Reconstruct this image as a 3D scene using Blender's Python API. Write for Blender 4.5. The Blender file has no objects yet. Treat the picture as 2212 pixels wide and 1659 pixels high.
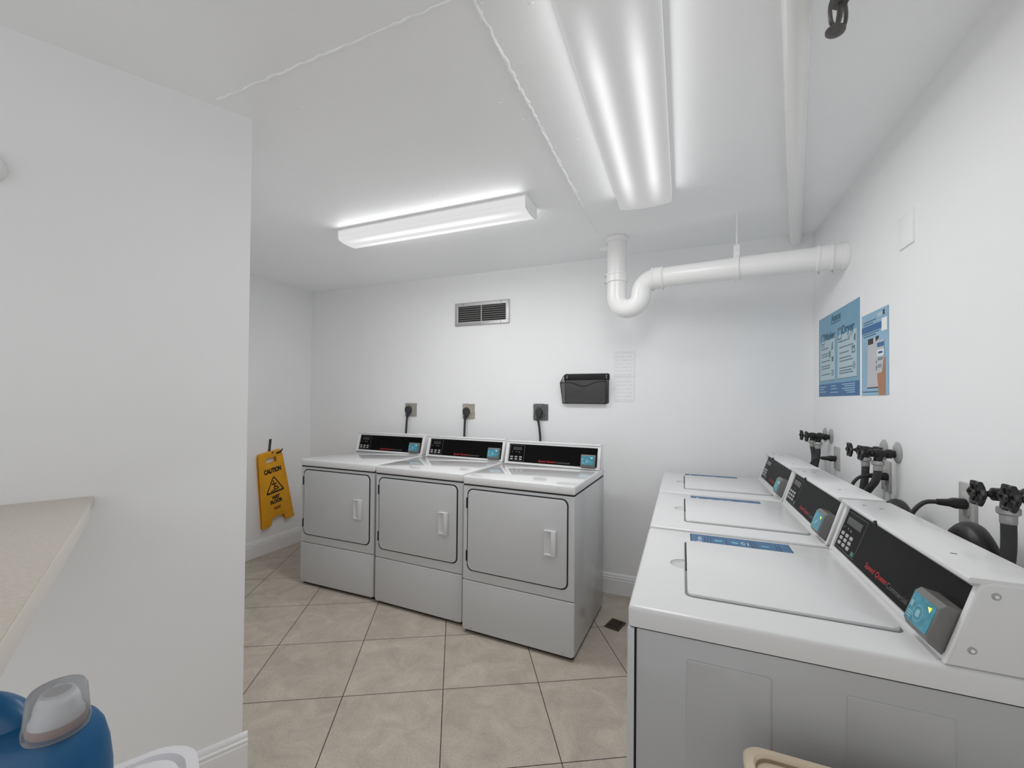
import bpy, bmesh, math, random
from mathutils import Matrix, Vector, noise

random.seed(7)
S = bpy.context.scene
COL = S.collection
V = Vector
R = math.radians

# ------------------------------------------------------------------ camera
cam_d = bpy.data.cameras.new('camera')
cam = bpy.data.objects.new('camera', cam_d)
COL.objects.link(cam)
r_, u_, f_ = V((0.92270947, 0.38538682, 0.00917772)), V((-0.00389489, -0.01448631, 0.99988748)), V((-0.38547641, 0.9226414, 0.01186561))
cam.matrix_world = Matrix(((r_.x, u_.x, -f_.x, -0.73693), (r_.y, u_.y, -f_.y, -3.10524), (r_.z, u_.z, -f_.z, 1.37367), (0, 0, 0, 1)))
cam_d.sensor_width = 36
cam_d.lens = 912.08 / 2212 * 36
cam_d.shift_x = 12.06 / 2212
cam_d.shift_y = 23.92 / 2212
cam_d.clip_start = 0.02
S.camera = cam

# ------------------------------------------------------------------ world, exposure
w = bpy.data.worlds.new('world')
S.world = w
w.use_nodes = True
w.node_tree.nodes['Background'].inputs[0].default_value = (0.96, 0.98, 1, 1)
w.node_tree.nodes['Background'].inputs[1].default_value = 0.95
S.view_settings.view_transform = 'Standard'
S.view_settings.look = 'None'
S.view_settings.exposure = 0.0
S.view_settings.gamma = 1
S.view_settings.use_curve_mapping = False
S.cycles.max_bounces = 16
S.cycles.diffuse_bounces = 12
S.cycles.sample_clamp_indirect = 6
LAMP_NEAR = 8.6     # watts of each of the two ceiling fixtures
SIDE = 0.09           # share of it that leaves the diffuser sideways and upwards
LAMP_FAR = 10.8

H = 2.416            # ceiling height
XL = -4.131          # alcove wall


# ------------------------------------------------------------------ materials
def mat(name, col, rough=0.5, metal=0.0, coat=0.0, spec=None, bump=0.0, bscale=200, emit=None, estr=0.0, trans=0.0, ior=1.45, var=0.0, vscale=3.0, alpha=1.0):
    m = bpy.data.materials.new(name)
    m.use_nodes = True
    nt = m.node_tree
    b = nt.nodes['Principled BSDF']
    b.inputs['Base Color'].default_value = (*col, 1)
    b.inputs['Roughness'].default_value = rough
    b.inputs['Metallic'].default_value = metal
    b.inputs['Coat Weight'].default_value = coat
    b.inputs['Coat Roughness'].default_value = 0.08
    b.inputs['Transmission Weight'].default_value = trans
    b.inputs['IOR'].default_value = ior
    b.inputs['Alpha'].default_value = alpha
    if spec is not None:
        b.inputs['Specular IOR Level'].default_value = spec
    if emit:
        b.inputs['Emission Color'].default_value = (*emit, 1)
        b.inputs['Emission Strength'].default_value = estr
    tc = nt.nodes.new('ShaderNodeTexCoord')
    if var:
        n = nt.nodes.new('ShaderNodeTexNoise')
        n.inputs['Scale'].default_value = vscale
        n.inputs['Detail'].default_value = 6
        nt.links.new(tc.outputs['Object'], n.inputs['Vector'])
        cr = nt.nodes.new('ShaderNodeValToRGB')
        cr.color_ramp.elements[0].position = 0.3
        cr.color_ramp.elements[1].position = 0.7
        cr.color_ramp.elements[0].color = (*[c * (1 - var) for c in col], 1)
        cr.color_ramp.elements[1].color = (*[min(1, c * (1 + var)) for c in col], 1)
        nt.links.new(n.outputs['Fac'], cr.inputs['Fac'])
        nt.links.new(cr.outputs['Color'], b.inputs['Base Color'])
    if bump:
        n = nt.nodes.new('ShaderNodeTexNoise')
        n.inputs['Scale'].default_value = bscale
        n.inputs['Detail'].default_value = 3
        nt.links.new(tc.outputs['Object'], n.inputs['Vector'])
        bp = nt.nodes.new('ShaderNodeBump')
        bp.inputs['Strength'].default_value = bump
        bp.inputs['Distance'].default_value = 0.002
        nt.links.new(n.outputs['Fac'], bp.inputs['Height'])
        nt.links.new(bp.outputs['Normal'], b.inputs['Normal'])
    return m


M = {}
M['wall'] = mat('wall_paint', (0.884, 0.888, 0.893), 0.55, bump=0.10, bscale=260, var=0.012, vscale=2.0)
M['ceiling'] = mat('ceiling_paint', (0.925, 0.935, 0.945), 0.5, bump=0.22, bscale=70, var=0.015, vscale=1.5)
M['trim'] = mat('trim_gloss_paint', (0.86, 0.86, 0.87), 0.3)
M['enamel_side_shade'] = mat('white_enamel_side_shade', (0.46, 0.465, 0.472), 0.25, coat=0.3)  # same white enamel, darkened: shade of the washer's side put into the colour
M['enamel'] = mat('white_enamel_shaded', (0.575, 0.58, 0.588), 0.22, coat=0.35, bump=0.02, bscale=900)  # darker than the top enamel: shade of upright faces put into the colour
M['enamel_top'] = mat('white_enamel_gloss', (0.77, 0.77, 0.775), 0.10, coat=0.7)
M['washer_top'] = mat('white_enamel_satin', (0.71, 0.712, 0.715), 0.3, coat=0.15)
M['plastic_white'] = mat('white_plastic', (0.80, 0.80, 0.80), 0.3)
M['handle'] = mat('pale_handle_plastic', (0.66, 0.66, 0.665), 0.25)
M['gap_black'] = mat('black_gap', (0.012, 0.012, 0.012), 0.7)
M['panel_black'] = mat('black_glossy_panel', (0.002, 0.002, 0.002), 0.3, spec=0.12)
M['panel_dark'] = mat('charcoal_panel', (0.007, 0.007, 0.007), 0.45, spec=0.12)
M['grey_line'] = mat('grey_print', (0.14, 0.14, 0.14), 0.5)
M['groove'] = mat('shaded_groove', (0.22, 0.22, 0.22), 0.6)
M['display'] = mat('dark_display', (0.035, 0.035, 0.037), 0.2)
M['key'] = mat('pale_key', (0.42, 0.42, 0.41), 0.5)
M['key_green'] = mat('green_key', (0.06, 0.17, 0.13), 0.5)
M['red'] = mat('red_print', (0.42, 0.02, 0.03), 0.5)
M['grey_print'] = mat('pale_grey_print', (0.16, 0.16, 0.16), 0.5)
M['reader'] = mat('reader_grey_plastic', (0.17, 0.165, 0.16), 0.4)
M['teal'] = mat('teal_label', (0.055, 0.27, 0.36), 0.35, var=0.25, vscale=60)
M['teal_light'] = mat('pale_teal_print', (0.28, 0.50, 0.56), 0.4)
M['led'] = mat('yellow_indicator', (0.6, 0.6, 0.1), 0.4, emit=(0.85, 0.9, 0.12), estr=0.7)
M['highlight_cyan'] = mat('cyan_highlight', (0.4, 0.7, 0.7), 0.4, emit=(0.5, 0.95, 0.95), estr=0.6)  # painted highlight on the dryer readers, glowing though no lamp
M['black'] = mat('black_rubber', (0.012, 0.012, 0.012), 0.45)
M['black_paint'] = mat('black_valve_paint', (0.009, 0.009, 0.009), 0.35)
M['hose'] = mat('dark_rubber_hose', (0.045, 0.045, 0.046), 0.6)
M['drain_hose'] = mat('black_drain_hose', (0.018, 0.018, 0.018), 0.4)
M['cord'] = mat('dark_cord', (0.03, 0.03, 0.03), 0.5)
M['plug'] = mat('dark_plug', (0.035, 0.035, 0.036), 0.45)
M['galv'] = mat('galvanised_fitting', (0.42, 0.42, 0.41), 0.4, metal=0.5)
M['flange'] = mat('painted_flange', (0.42, 0.42, 0.42), 0.4, metal=0.2)
M['outlet_beige'] = mat('beige_outlet_plate', (0.36, 0.335, 0.30), 0.45)
M['outlet_tan'] = mat('tan_outlet_plate', (0.40, 0.36, 0.30), 0.45, var=0.1, vscale=40)
M['outlet_dark'] = mat('dark_outlet_plate', (0.125, 0.125, 0.127), 0.45, var=0.15, vscale=40)
M['outlet_grey'] = mat('grey_wall_plate', (0.46, 0.455, 0.44), 0.4)
M['steel'] = mat('aluminium_grille', (0.50, 0.50, 0.50), 0.38, metal=0.6)
M['slat'] = mat('grille_slat', (0.19, 0.19, 0.185), 0.5)
M['dark'] = mat('dark_recess', (0.006, 0.006, 0.006), 0.9)
M['pipe'] = mat('painted_pipe', (0.88, 0.88, 0.87), 0.25, bump=0.05, bscale=60)
M['fixture'] = mat('fixture_white', (0.85, 0.85, 0.85), 0.4)
M['yellow'] = mat('safety_yellow_plastic', (0.76, 0.36, 0.012), 0.42, var=0.06, vscale=15)
M['ink'] = mat('black_ink', (0.016, 0.014, 0.012), 0.5)
M['ink_brown'] = mat('brown_ink', (0.16, 0.045, 0.01), 0.5)
M['paper'] = mat('white_paper', (0.865, 0.87, 0.88), 0.7)
M['paper_edge'] = mat('paper_print_grey', (0.28, 0.28, 0.28), 0.7)
M['blue_strip'] = mat('blue_strip', (0.028, 0.125, 0.27), 0.35, var=0.12, vscale=30)
M['blue_dark'] = mat('navy_print', (0.008, 0.03, 0.08), 0.4)
M['strip_cyan'] = mat('cyan_print', (0.13, 0.40, 0.55), 0.4)
M['strip_white'] = mat('white_print', (0.62, 0.70, 0.74), 0.4)
M['poster_blue'] = mat('poster_blue', (0.16, 0.36, 0.50), 0.4, var=0.06, vscale=8)
M['poster_pale'] = mat('poster_pale_column', (0.44, 0.57, 0.63), 0.45)
M['poster_navy'] = mat('poster_navy_band', (0.018, 0.125, 0.32), 0.4)
M['poster_ink'] = mat('poster_slate_ink', (0.10, 0.17, 0.21), 0.5)
M['poster_title'] = mat('poster_title_blue', (0.03, 0.125, 0.21), 0.5)
M['poster_sky'] = mat('poster_sky', (0.27, 0.46, 0.62), 0.4, var=0.08, vscale=8)
M['poster_grey'] = mat('poster_pale_grey', (0.52, 0.53, 0.55), 0.4)
M['poster_skin'] = mat('poster_tan', (0.42, 0.20, 0.10), 0.5)
M['poster_line'] = mat('poster_light_line', (0.33, 0.52, 0.68), 0.5)
M['mesh_black'] = mat('black_wire_mesh', (0.008, 0.008, 0.008), 0.4, metal=0.3)
M['counter'] = mat('beige_laminate', (0.58, 0.53, 0.465), 0.4, var=0.06, vscale=120)
M['counter_edge'] = mat('beige_edge_band', (0.68, 0.64, 0.58), 0.4)
M['jug_blue'] = mat('blue_jug_plastic', (0.009, 0.10, 0.245), 0.32, bump=0.1, bscale=90)
M['spout'] = mat('milky_spout', (0.86, 0.84, 0.83), 0.3)
M['spout_pink'] = mat('pink_residue', (0.50, 0.34, 0.30), 0.35)
M['bin_white'] = mat('white_bin_plastic', (0.80, 0.79, 0.82), 0.35)
M['bin_beige'] = mat('beige_bin_plastic', (0.60, 0.50, 0.38), 0.45)
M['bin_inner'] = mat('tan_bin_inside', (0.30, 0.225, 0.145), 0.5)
M['rust'] = mat('brown_grate', (0.075, 0.05, 0.035), 0.6, var=0.4, vscale=90)
M['sprinkler'] = mat('sprinkler_metal', (0.13, 0.125, 0.12), 0.4, metal=0.6)


def clear_plastic(name, tint=(0.96, 0.97, 0.98), t=0.72):
    m = bpy.data.materials.new(name)
    m.use_nodes = True
    nt = m.node_tree
    nt.nodes.clear()
    o = nt.nodes.new('ShaderNodeOutputMaterial')
    mx = nt.nodes.new('ShaderNodeMixShader')
    tr = nt.nodes.new('ShaderNodeBsdfTransparent')
    tr.inputs[0].default_value = (*tint, 1)
    p = nt.nodes.new('ShaderNodeBsdfPrincipled')
    p.inputs['Base Color'].default_value = (0.75, 0.76, 0.78, 1)
    p.inputs['Roughness'].default_value = 0.12
    lw = nt.nodes.new('ShaderNodeFresnel')
    lw.inputs[0].default_value = 1.5
    mm = nt.nodes.new('ShaderNodeMath')
    mm.operation = 'MULTIPLY_ADD'
    mm.inputs[1].default_value = 0.9
    mm.inputs[2].default_value = 1 - t
    mm.use_clamp = True
    nt.links.new(lw.outputs[0], mm.inputs[0])
    nt.links.new(mm.outputs[0], mx.inputs[0])
    nt.links.new(tr.outputs[0], mx.inputs[1])
    nt.links.new(p.outputs[0], mx.inputs[2])
    nt.links.new(mx.outputs[0], o.inputs[0])
    return m


M['clear'] = clear_plastic('clear_cap_plastic', t=0.93)


def wire_mesh(name, t, scale):
    """expanded wire mesh: a fine grid of see-through holes in black metal"""
    m = bpy.data.materials.new(name)
    m.use_nodes = True
    nt = m.node_tree
    p = nt.nodes['Principled BSDF']
    p.inputs['Base Color'].default_value = (0.10, 0.10, 0.10, 1)
    p.inputs['Roughness'].default_value = 0.35
    p.inputs['Metallic'].default_value = 0.3
    o = nt.nodes['Material Output']
    mx = nt.nodes.new('ShaderNodeMixShader')
    tr = nt.nodes.new('ShaderNodeBsdfTransparent')
    mx.inputs[0].default_value = 1 - t
    nt.links.new(tr.outputs[0], mx.inputs[1])
    nt.links.new(p.outputs[0], mx.inputs[2])
    nt.links.new(mx.outputs[0], o.inputs[0])
    return m


M['mesh_open'] = wire_mesh('black_fine_mesh', 0.33, 500)


def floor_mat():
    m = bpy.data.materials.new('beige_floor_tile')
    m.use_nodes = True
    nt = m.node_tree
    L = nt.links.new
    b = nt.nodes['Principled BSDF']
    tc = nt.nodes.new('ShaderNodeTexCoord')
    mp = nt.nodes.new('ShaderNodeMapping')
    mp.vector_type = 'TEXTURE'
    mp.inputs['Location'].default_value = (-1.780, -1.354, 0)
    mp.inputs['Rotation'].default_value = (0, 0, R(29.5))
    L(tc.outputs['Object'], mp.inputs['Vector'])
    br = nt.nodes.new('ShaderNodeTexBrick')
    br.offset = 0
    br.squash = 1
    br.inputs['Scale'].default_value = 1
    br.inputs['Mortar Size'].default_value = 0.0021
    br.inputs['Mortar Smooth'].default_value = 0.1
    br.inputs['Brick Width'].default_value = 0.4587
    br.inputs['Row Height'].default_value = 0.4587
    br.inputs['Color1'].default_value = (0.50, 0.445, 0.375, 1)
    br.inputs['Color2'].default_value = (0.535, 0.478, 0.405, 1)
    br.inputs['Mortar'].default_value = (0.055, 0.04, 0.03, 1)
    L(mp.outputs[0], br.inputs['Vector'])
    n1 = nt.nodes.new('ShaderNodeTexNoise')
    n1.inputs['Scale'].default_value = 7
    n1.inputs['Detail'].default_value = 9
    n1.inputs['Roughness'].default_value = 0.68
    n1.inputs['Distortion'].default_value = 0.8
    L(tc.outputs['Object'], n1.inputs['Vector'])
    n2 = nt.nodes.new('ShaderNodeTexNoise')
    n2.inputs['Scale'].default_value = 120
    n2.inputs['Detail'].default_value = 4
    L(tc.outputs['Object'], n2.inputs['Vector'])
    cr = nt.nodes.new('ShaderNodeValToRGB')
    cr.color_ramp.elements[0].position = 0.33
    cr.color_ramp.elements[0].color = (0.82, 0.81, 0.80, 1)
    cr.color_ramp.elements[1].position = 0.66
    cr.color_ramp.elements[1].color = (1.12, 1.125, 1.13, 1)
    L(n1.outputs['Fac'], cr.inputs['Fac'])
    cr2 = nt.nodes.new('ShaderNodeValToRGB')
    cr2.color_ramp.elements[0].position = 0.3
    cr2.color_ramp.elements[0].color = (0.88, 0.88, 0.88, 1)
    cr2.color_ramp.elements[1].position = 0.7
    cr2.color_ramp.elements[1].color = (1.08, 1.08, 1.08, 1)
    L(n2.outputs['Fac'], cr2.inputs['Fac'])
    m1 = nt.nodes.new('ShaderNodeMix')
    m1.data_type = 'RGBA'
    m1.blend_type = 'MULTIPLY'
    m1.inputs['Factor'].default_value = 1
    L(br.outputs['Color'], m1.inputs[6])
    L(cr.outputs['Color'], m1.inputs[7])
    m2 = nt.nodes.new('ShaderNodeMix')
    m2.data_type = 'RGBA'
    m2.blend_type = 'MULTIPLY'
    m2.inputs['Factor'].default_value = 1
    L(m1.outputs[2], m2.inputs[6])
    L(cr2.outputs['Color'], m2.inputs[7])
    L(m2.outputs[2], b.inputs['Base Color'])
    b.inputs['Roughness'].default_value = 0.42
    bp = nt.nodes.new('ShaderNodeBump')
    bp.inputs['Strength'].default_value = 0.35
    bp.inputs['Distance'].default_value = 0.002
    inv = nt.nodes.new('ShaderNodeMath')
    inv.operation = 'SUBTRACT'
    inv.inputs[0].default_value = 1
    L(br.outputs['Fac'], inv.inputs[1])
    L(inv.outputs[0], bp.inputs['Height'])
    L(bp.outputs['Normal'], b.inputs['Normal'])
    return m


M['floor'] = floor_mat()


def lens_mat(name, across, along, half_w, half_l, base, peak, lines):
    """luminous prismatic diffuser: two tubes glow through it (local coordinates of the fixture)"""
    m = bpy.data.materials.new(name)
    m.use_nodes = True
    nt = m.node_tree
    L = nt.links.new
    b = nt.nodes['Principled BSDF']
    b.inputs['Base Color'].default_value = (0.15, 0.15, 0.15, 1)
    b.inputs['Roughness'].default_value = 0.4
    tc = nt.nodes.new('ShaderNodeTexCoord')
    sx = nt.nodes.new('ShaderNodeSeparateXYZ')
    L(tc.outputs['Object'], sx.inputs[0])

    def math_(op, a, b_=None, c=None, clamp=False):
        n = nt.nodes.new('ShaderNodeMath')
        n.operation = op
        n.use_clamp = clamp
        for i, v in enumerate((a, b_, c)):
            if v is None:
                continue
            if isinstance(v, (int, float)):
                n.inputs[i].default_value = v
            else:
                L(v, n.inputs[i])
        return n.outputs[0]
    u = sx.outputs[across]
    v = sx.outputs[along]
    nz = nt.nodes.new('ShaderNodeTexNoise')
    nz.inputs['Scale'].default_value = 3
    L(tc.outputs['Object'], nz.inputs['Vector'])
    au = math_('ABSOLUTE', u)
    d = math_('SUBTRACT', au, half_w * 0.46)
    g = math_('DIVIDE', d, half_w * 0.20)
    g = math_('MULTIPLY', g, g)
    g = math_('MULTIPLY', g, -1.0)
    g = math_('EXPONENT', g)
    av = math_('ABSOLUTE', v)
    e = math_('SUBTRACT', half_l * 0.97, av)
    e = math_('DIVIDE', e, half_l * 0.42, clamp=True)
    e = math_('SMOOTHSTEP', 0, 1, e) if False else e
    g = math_('MULTIPLY', g, e)
    st = math_('MULTIPLY_ADD', g, peak, base)
    # fine prismatic ribbing of the lens
    p1 = math_('MULTIPLY', math_('ADD', u, v), lines)
    p2 = math_('MULTIPLY', math_('SUBTRACT', u, v), lines)
    pr = math_('MULTIPLY', math_('SINE', p1), math_('SINE', p2))
    st = math_('MULTIPLY', st, math_('MULTIPLY_ADD', pr, 0.10, 1.0))
    b.inputs['Emission Color'].default_value = (1, 1, 1, 1)
    L(st, b.inputs['Emission Strength'])
    return m


# ------------------------------------------------------------------ mesh builder
def rrect(x0, x1, y0, y1, r, n=6):
    if not isinstance(r, (list, tuple)):
        r = [r] * 4
    P = []
    for (cx, cy, a0, rr) in ((x1 - r[0], y0 + r[0], -90, r[0]), (x1 - r[1], y1 - r[1], 0, r[1]), (x0 + r[2], y1 - r[2], 90, r[2]), (x0 + r[3], y0 + r[3], 180, r[3])):
        if rr <= 1e-6:
            P.append((cx, cy))
            continue
        for k in range(n + 1):
            a = R(a0 + 90 * k / n)
            P.append((cx + rr * math.cos(a), cy + rr * math.sin(a)))
    return P


def circle(cx, cy, r, n=24):
    return [(cx + r * math.cos(2 * math.pi * k / n), cy + r * math.sin(2 * math.pi * k / n)) for k in range(n)]


def frame(o, ux, uy, uz):
    return Matrix(((ux[0], uy[0], uz[0], o[0]), (ux[1], uy[1], uz[1], o[1]), (ux[2], uy[2], uz[2], o[2]), (0, 0, 0, 1)))


class MB:
    def __init__(s, M_=None):
        s.bm = bmesh.new()
        s.M = M_ or Matrix()

    def _merge(s, bm2):
        bm2.transform(s.M)
        me = bpy.data.meshes.new('tmp')
        bm2.to_mesh(me)
        bm2.free()
        s.bm.from_mesh(me)
        bpy.data.meshes.remove(me)

    def box(s, x0, x1, y0, y1, z0, z1, bev=0.0, seg=2):
        b = bmesh.new()
        v = [b.verts.new((x, y, z)) for x in (x0, x1) for y in (y0, y1) for z in (z0, z1)]
        for f in ((0, 1, 3, 2), (4, 6, 7, 5), (0, 4, 5, 1), (2, 3, 7, 6), (0, 2, 6, 4), (1, 5, 7, 3)):
            b.faces.new([v[i] for i in f])
        if bev:
            bmesh.ops.bevel(b, geom=b.edges[:], offset=bev, segments=seg, profile=0.5, affect='EDGES')
        s._merge(b)
        return s

    def prism(s, poly, z0, z1, bev=0.0, M_=None, seg=2, bottom=False):
        b = bmesh.new()
        lo = [b.verts.new((p[0], p[1], z0)) for p in poly]
        hi = [b.verts.new((p[0], p[1], z1)) for p in poly]
        n = len(poly)
        area = sum(poly[i][0] * poly[(i + 1) % n][1] - poly[(i + 1) % n][0] * poly[i][1] for i in range(n))
        top = b.faces.new(hi if area > 0 else hi[::-1])
        bot = b.faces.new(lo[::-1] if area > 0 else lo)
        for i in range(n):
            q = [lo[i], lo[(i + 1) % n], hi[(i + 1) % n], hi[i]]
            b.faces.new(q if area > 0 else q[::-1])
        if bev:
            ed = list(top.edges) + (list(bot.edges) if bottom else [])
            bmesh.ops.bevel(b, geom=ed, offset=bev, segments=seg, profile=0.5, affect='EDGES')
        if M_ is not None:
            b.transform(M_)
        s._merge(b)
        return s

    def cyl(s, p0, p1, r0, r1=None, n=24, bev=0.0):
        p0, p1 = V(p0), V(p1)
        r1 = r0 if r1 is None else r1
        z = (p1 - p0)
        L = z.length
        q = z.to_track_quat('Z', 'Y').to_matrix().to_4x4()
        q.translation = p0
        if bev:
            return s.lathe([(0, 0), (r0 - bev, 0), (r0, bev), (r1, L - bev), (r1 - bev, L), (0, L)], q, n)
        return s.lathe([(0, 0), (r0, 0), (r1, L), (0, L)], q, n)

    def lathe(s, prof, M_=None, n=24, sx=1.0, sy=1.0):
        b = bmesh.new()
        rings = []
        for (r, z) in prof:
            if r < 1e-7:
                rings.append([b.verts.new((0, 0, z))])
            else:
                rings.append([b.verts.new((sx * r * math.cos(2 * math.pi * k / n), sy * r * math.sin(2 * math.pi * k / n), z)) for k in range(n)])
        for a, c in zip(rings, rings[1:]):
            for k in range(n):
                k2 = (k + 1) % n
                if len(a) == 1 and len(c) == 1:
                    continue
                if len(a) == 1:
                    b.faces.new((a[0], c[k2], c[k]))
                elif len(c) == 1:
                    b.faces.new((a[k], a[k2], c[0]))
                else:
                    b.faces.new((a[k], a[k2], c[k2], c[k]))
        bmesh.ops.recalc_face_normals(b, faces=b.faces[:])
        if M_ is not None:
            b.transform(M_)
        s._merge(b)
        return s

    def tube(s, pts, r, n=14, closed=False, smooth=0, caps=True):
        P = [V(p) for p in pts]
        rr = list(r) if isinstance(r, (list, tuple)) else [r] * len(P)
        if smooth and len(P) > 2:
            Q, RR = [], []
            m = len(P)
            rng = range(m if closed else m - 1)
            for i in rng:
                g = lambda k: P[k % m] if closed else P[max(0, min(m - 1, k))]
                p0, p1, p2, p3 = g(i - 1), g(i), g(i + 1), g(i + 2)
                for k in range(smooth):
                    t = k / smooth
                    Q.append(0.5 * ((2 * p1) + (p2 - p0) * t + (2 * p0 - 5 * p1 + 4 * p2 - p3) * t * t + (3 * p1 - p0 - 3 * p2 + p3) * t ** 3))
                    RR.append(rr[i] * (1 - t) + rr[(i + 1) % m] * t)
            if not closed:
                Q.append(P[-1])
                RR.append(rr[-1])
            P, rr = Q, RR
        b = bmesh.new()
        m = len(P)
        T = []
        for i in range(m):
            if closed:
                t = P[(i + 1) % m] - P[i - 1]
            else:
                t = P[min(m - 1, i + 1)] - P[max(0, i - 1)]
            T.append(t.normalized())
        up = V((0, 0, 1)) if abs(T[0].z) < 0.9 else V((1, 0, 0))
        nx = (up - T[0] * up.dot(T[0])).normalized()
        rings = []
        for i in range(m):
            nx = (nx - T[i] * nx.dot(T[i])).normalized()
            ny = T[i].cross(nx)
            rings.append([b.verts.new(P[i] + (nx * math.cos(2 * math.pi * k / n) + ny * math.sin(2 * math.pi * k / n)) * rr[i]) for k in range(n)])
        for i in range(m if closed else m - 1):
            a, c = rings[i], rings[(i + 1) % m]
            for k in range(n):
                b.faces.new((a[k], a[(k + 1) % n], c[(k + 1) % n], c[k]))
        if not closed and caps:
            b.faces.new(rings[0][::-1])
            b.faces.new(rings[-1])
        bmesh.ops.recalc_face_normals(b, faces=b.faces[:])
        s._merge(b)
        return s

    def loft(s, loops, cap=True):
        b = bmesh.new()
        rings = [[b.verts.new(p) for p in l] for l in loops]
        n = len(rings[0])
        for a, c in zip(rings, rings[1:]):
            for k in range(n):
                b.faces.new((a[k], a[(k + 1) % n], c[(k + 1) % n], c[k]))
        if cap:
            b.faces.new(rings[0][::-1])
            b.faces.new(rings[-1])
        bmesh.ops.recalc_face_normals(b, faces=b.faces[:])
        s._merge(b)
        return s

    def _curve(s, c, M_):
        o = bpy.data.objects.new('tmp', c)
        COL.objects.link(o)
        dg = bpy.context.evaluated_depsgraph_get()
        me = bpy.data.meshes.new_from_object(o.evaluated_get(dg))
        bpy.data.objects.remove(o)
        me.transform(s.M @ M_)
        s.bm.from_mesh(me)
        bpy.data.meshes.remove(me)

    def plate(s, loops, z0, z1, bev=0.0, M_=None):
        """flat plate from an outline and holes, thickness z0..z1 along local z"""
        c = bpy.data.curves.new('tmp', 'CURVE')
        c.dimensions = '2D'
        c.fill_mode = 'BOTH'
        for lp in loops:
            sp = c.splines.new('POLY')
            sp.points.add(len(lp) - 1)
            for i, p in enumerate(lp):
                sp.points[i].co = (p[0], p[1], 0, 1)
            sp.use_cyclic_u = True
        c.extrude = max(1e-5, (z1 - z0) / 2 - bev)
        c.bevel_depth = bev
        c.bevel_resolution = 2
        if bev:
            c.offset = -bev
        s._curve(c, (M_ or Matrix()) @ Matrix.Translation((0, 0, (z0 + z1) / 2)))
        bpy.data.curves.remove(c)
        return s

    def text(s, body, M_, width=None, height=None, shear=0.0, thick=0.0002, bold=0.0):
        c = bpy.data.curves.new('tmp', 'FONT')
        c.body = body
        c.size = 1
        c.shear = shear
        c.offset = bold
        c.align_x = 'CENTER'
        c.align_y = 'CENTER'
        o = bpy.data.objects.new('tmp', c)
        COL.objects.link(o)
        dg = bpy.context.evaluated_depsgraph_get()
        me = bpy.data.meshes.new_from_object(o.evaluated_get(dg))
        bpy.data.objects.remove(o)
        bpy.data.curves.remove(c)
        xs = [v.co.x for v in me.vertices]
        ys = [v.co.y for v in me.vertices]
        w_, h_ = max(xs) - min(xs), max(ys) - min(ys)
        kx = width / w_ if width else height / h_
        ky = height / h_ if height else kx
        cx, cy = (max(xs) + min(xs)) / 2, (max(ys) + min(ys)) / 2
        me.transform(s.M @ M_ @ Matrix.Diagonal((kx, ky, 1, 1)) @ Matrix.Translation((-cx, -cy, 0)))
        s.bm.from_mesh(me)
        bpy.data.meshes.remove(me)
        return s

    def build(s, name, m, parent=None, loc=None, angle=35):
        me = bpy.data.meshes.new(name)
        bmesh.ops.remove_doubles(s.bm, verts=s.bm.verts[:], dist=1e-6)
        s.bm.to_mesh(me)
        s.bm.free()
        for p in me.polygons:
            p.use_smooth = True
        me.set_sharp_from_angle(angle=R(angle))
        me.materials.append(m)
        o = bpy.data.objects.new(name, me)
        COL.objects.link(o)
        if parent:
            o.parent = parent
        if loc is not None:
            me.transform(Matrix.Translation(-V(loc)))
            o.location = loc
        return o


def thing(name, label, cat, loc=(0, 0, 0), rotz=0.0, group=None):
    o = bpy.data.objects.new(name, None)
    o.empty_display_size = 0.1
    COL.objects.link(o)
    o.location = loc
    o.rotation_euler = (0, 0, rotz)
    return tag(o, label, cat, group)


def tag(o, label, cat, group=None):
    o['label'] = label
    o['category'] = cat
    if group:
        o['group'] = group
    return o


def struct(mb, name, m, label, cat):
    o = mb.build(name, m)
    o['kind'] = 'structure'
    return tag(o, label, cat)


def dup(root, loc, rotz, label, group=None):
    r = root.copy()
    COL.objects.link(r)
    r.location = loc
    r.rotation_euler = (0, 0, rotz)
    r['label'] = label
    if group:
        r['group'] = group
    for ch in list(root.children):
        c = ch.copy()
        COL.objects.link(c)
        c.parent = r
        for g in list(ch.children):
            d = g.copy()
            COL.objects.link(d)
            d.parent = c
    return r


# ------------------------------------------------------------------ the room
wd = V((0.46649985, 0.88452128, 0))            # direction of the angled left wall
wn = V((0.88452128, -0.46649985, 0))           # its normal, into the room
corner = V((-2.2288, -2.0276, 0))

FB = -4.9      # behind the camera
struct(MB().box(-4.6, 0.15, FB - 0.1, 0.15, -0.1, 0), 'floor', M['floor'], 'beige square stone-look floor tiles laid diagonally with thin dark grout', 'floor')

mb = MB().box(-4.6, 0.15, FB - 0.1, 0.15, H, H + 0.1)


def ridge(p0, p1, wdt, hgt, step, seed, fade=0.0):
    rnd = random.Random(seed)
    p0, p1 = V(p0), V(p1)
    n = max(4, int((p1 - p0).length / step))
    d = (p1 - p0).normalized()
    sdir = V((-d.y, d.x, 0))
    loops = []
    for i in range(n + 1):
        t = i / n
        c = p0.lerp(p1, t) + sdir * rnd.uniform(-0.25, 0.25) * wdt
        hh = hgt * rnd.uniform(0.3, 1.0) * (1.0 if not fade else rnd.choice((0.3, 0.6, 1.0)))
        ww = wdt * rnd.uniform(0.5, 1.0)
        loops.append([c + sdir * ww * 0.5 + V((0, 0, 0.002)), c + sdir * ww * 0.15 + V((0, 0, -hh)), c - sdir * ww * 0.2 + V((0, 0, -hh * 0.8)), c - sdir * ww * 0.5 + V((0, 0, 0.002))])
    mb.loft(loops)


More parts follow.
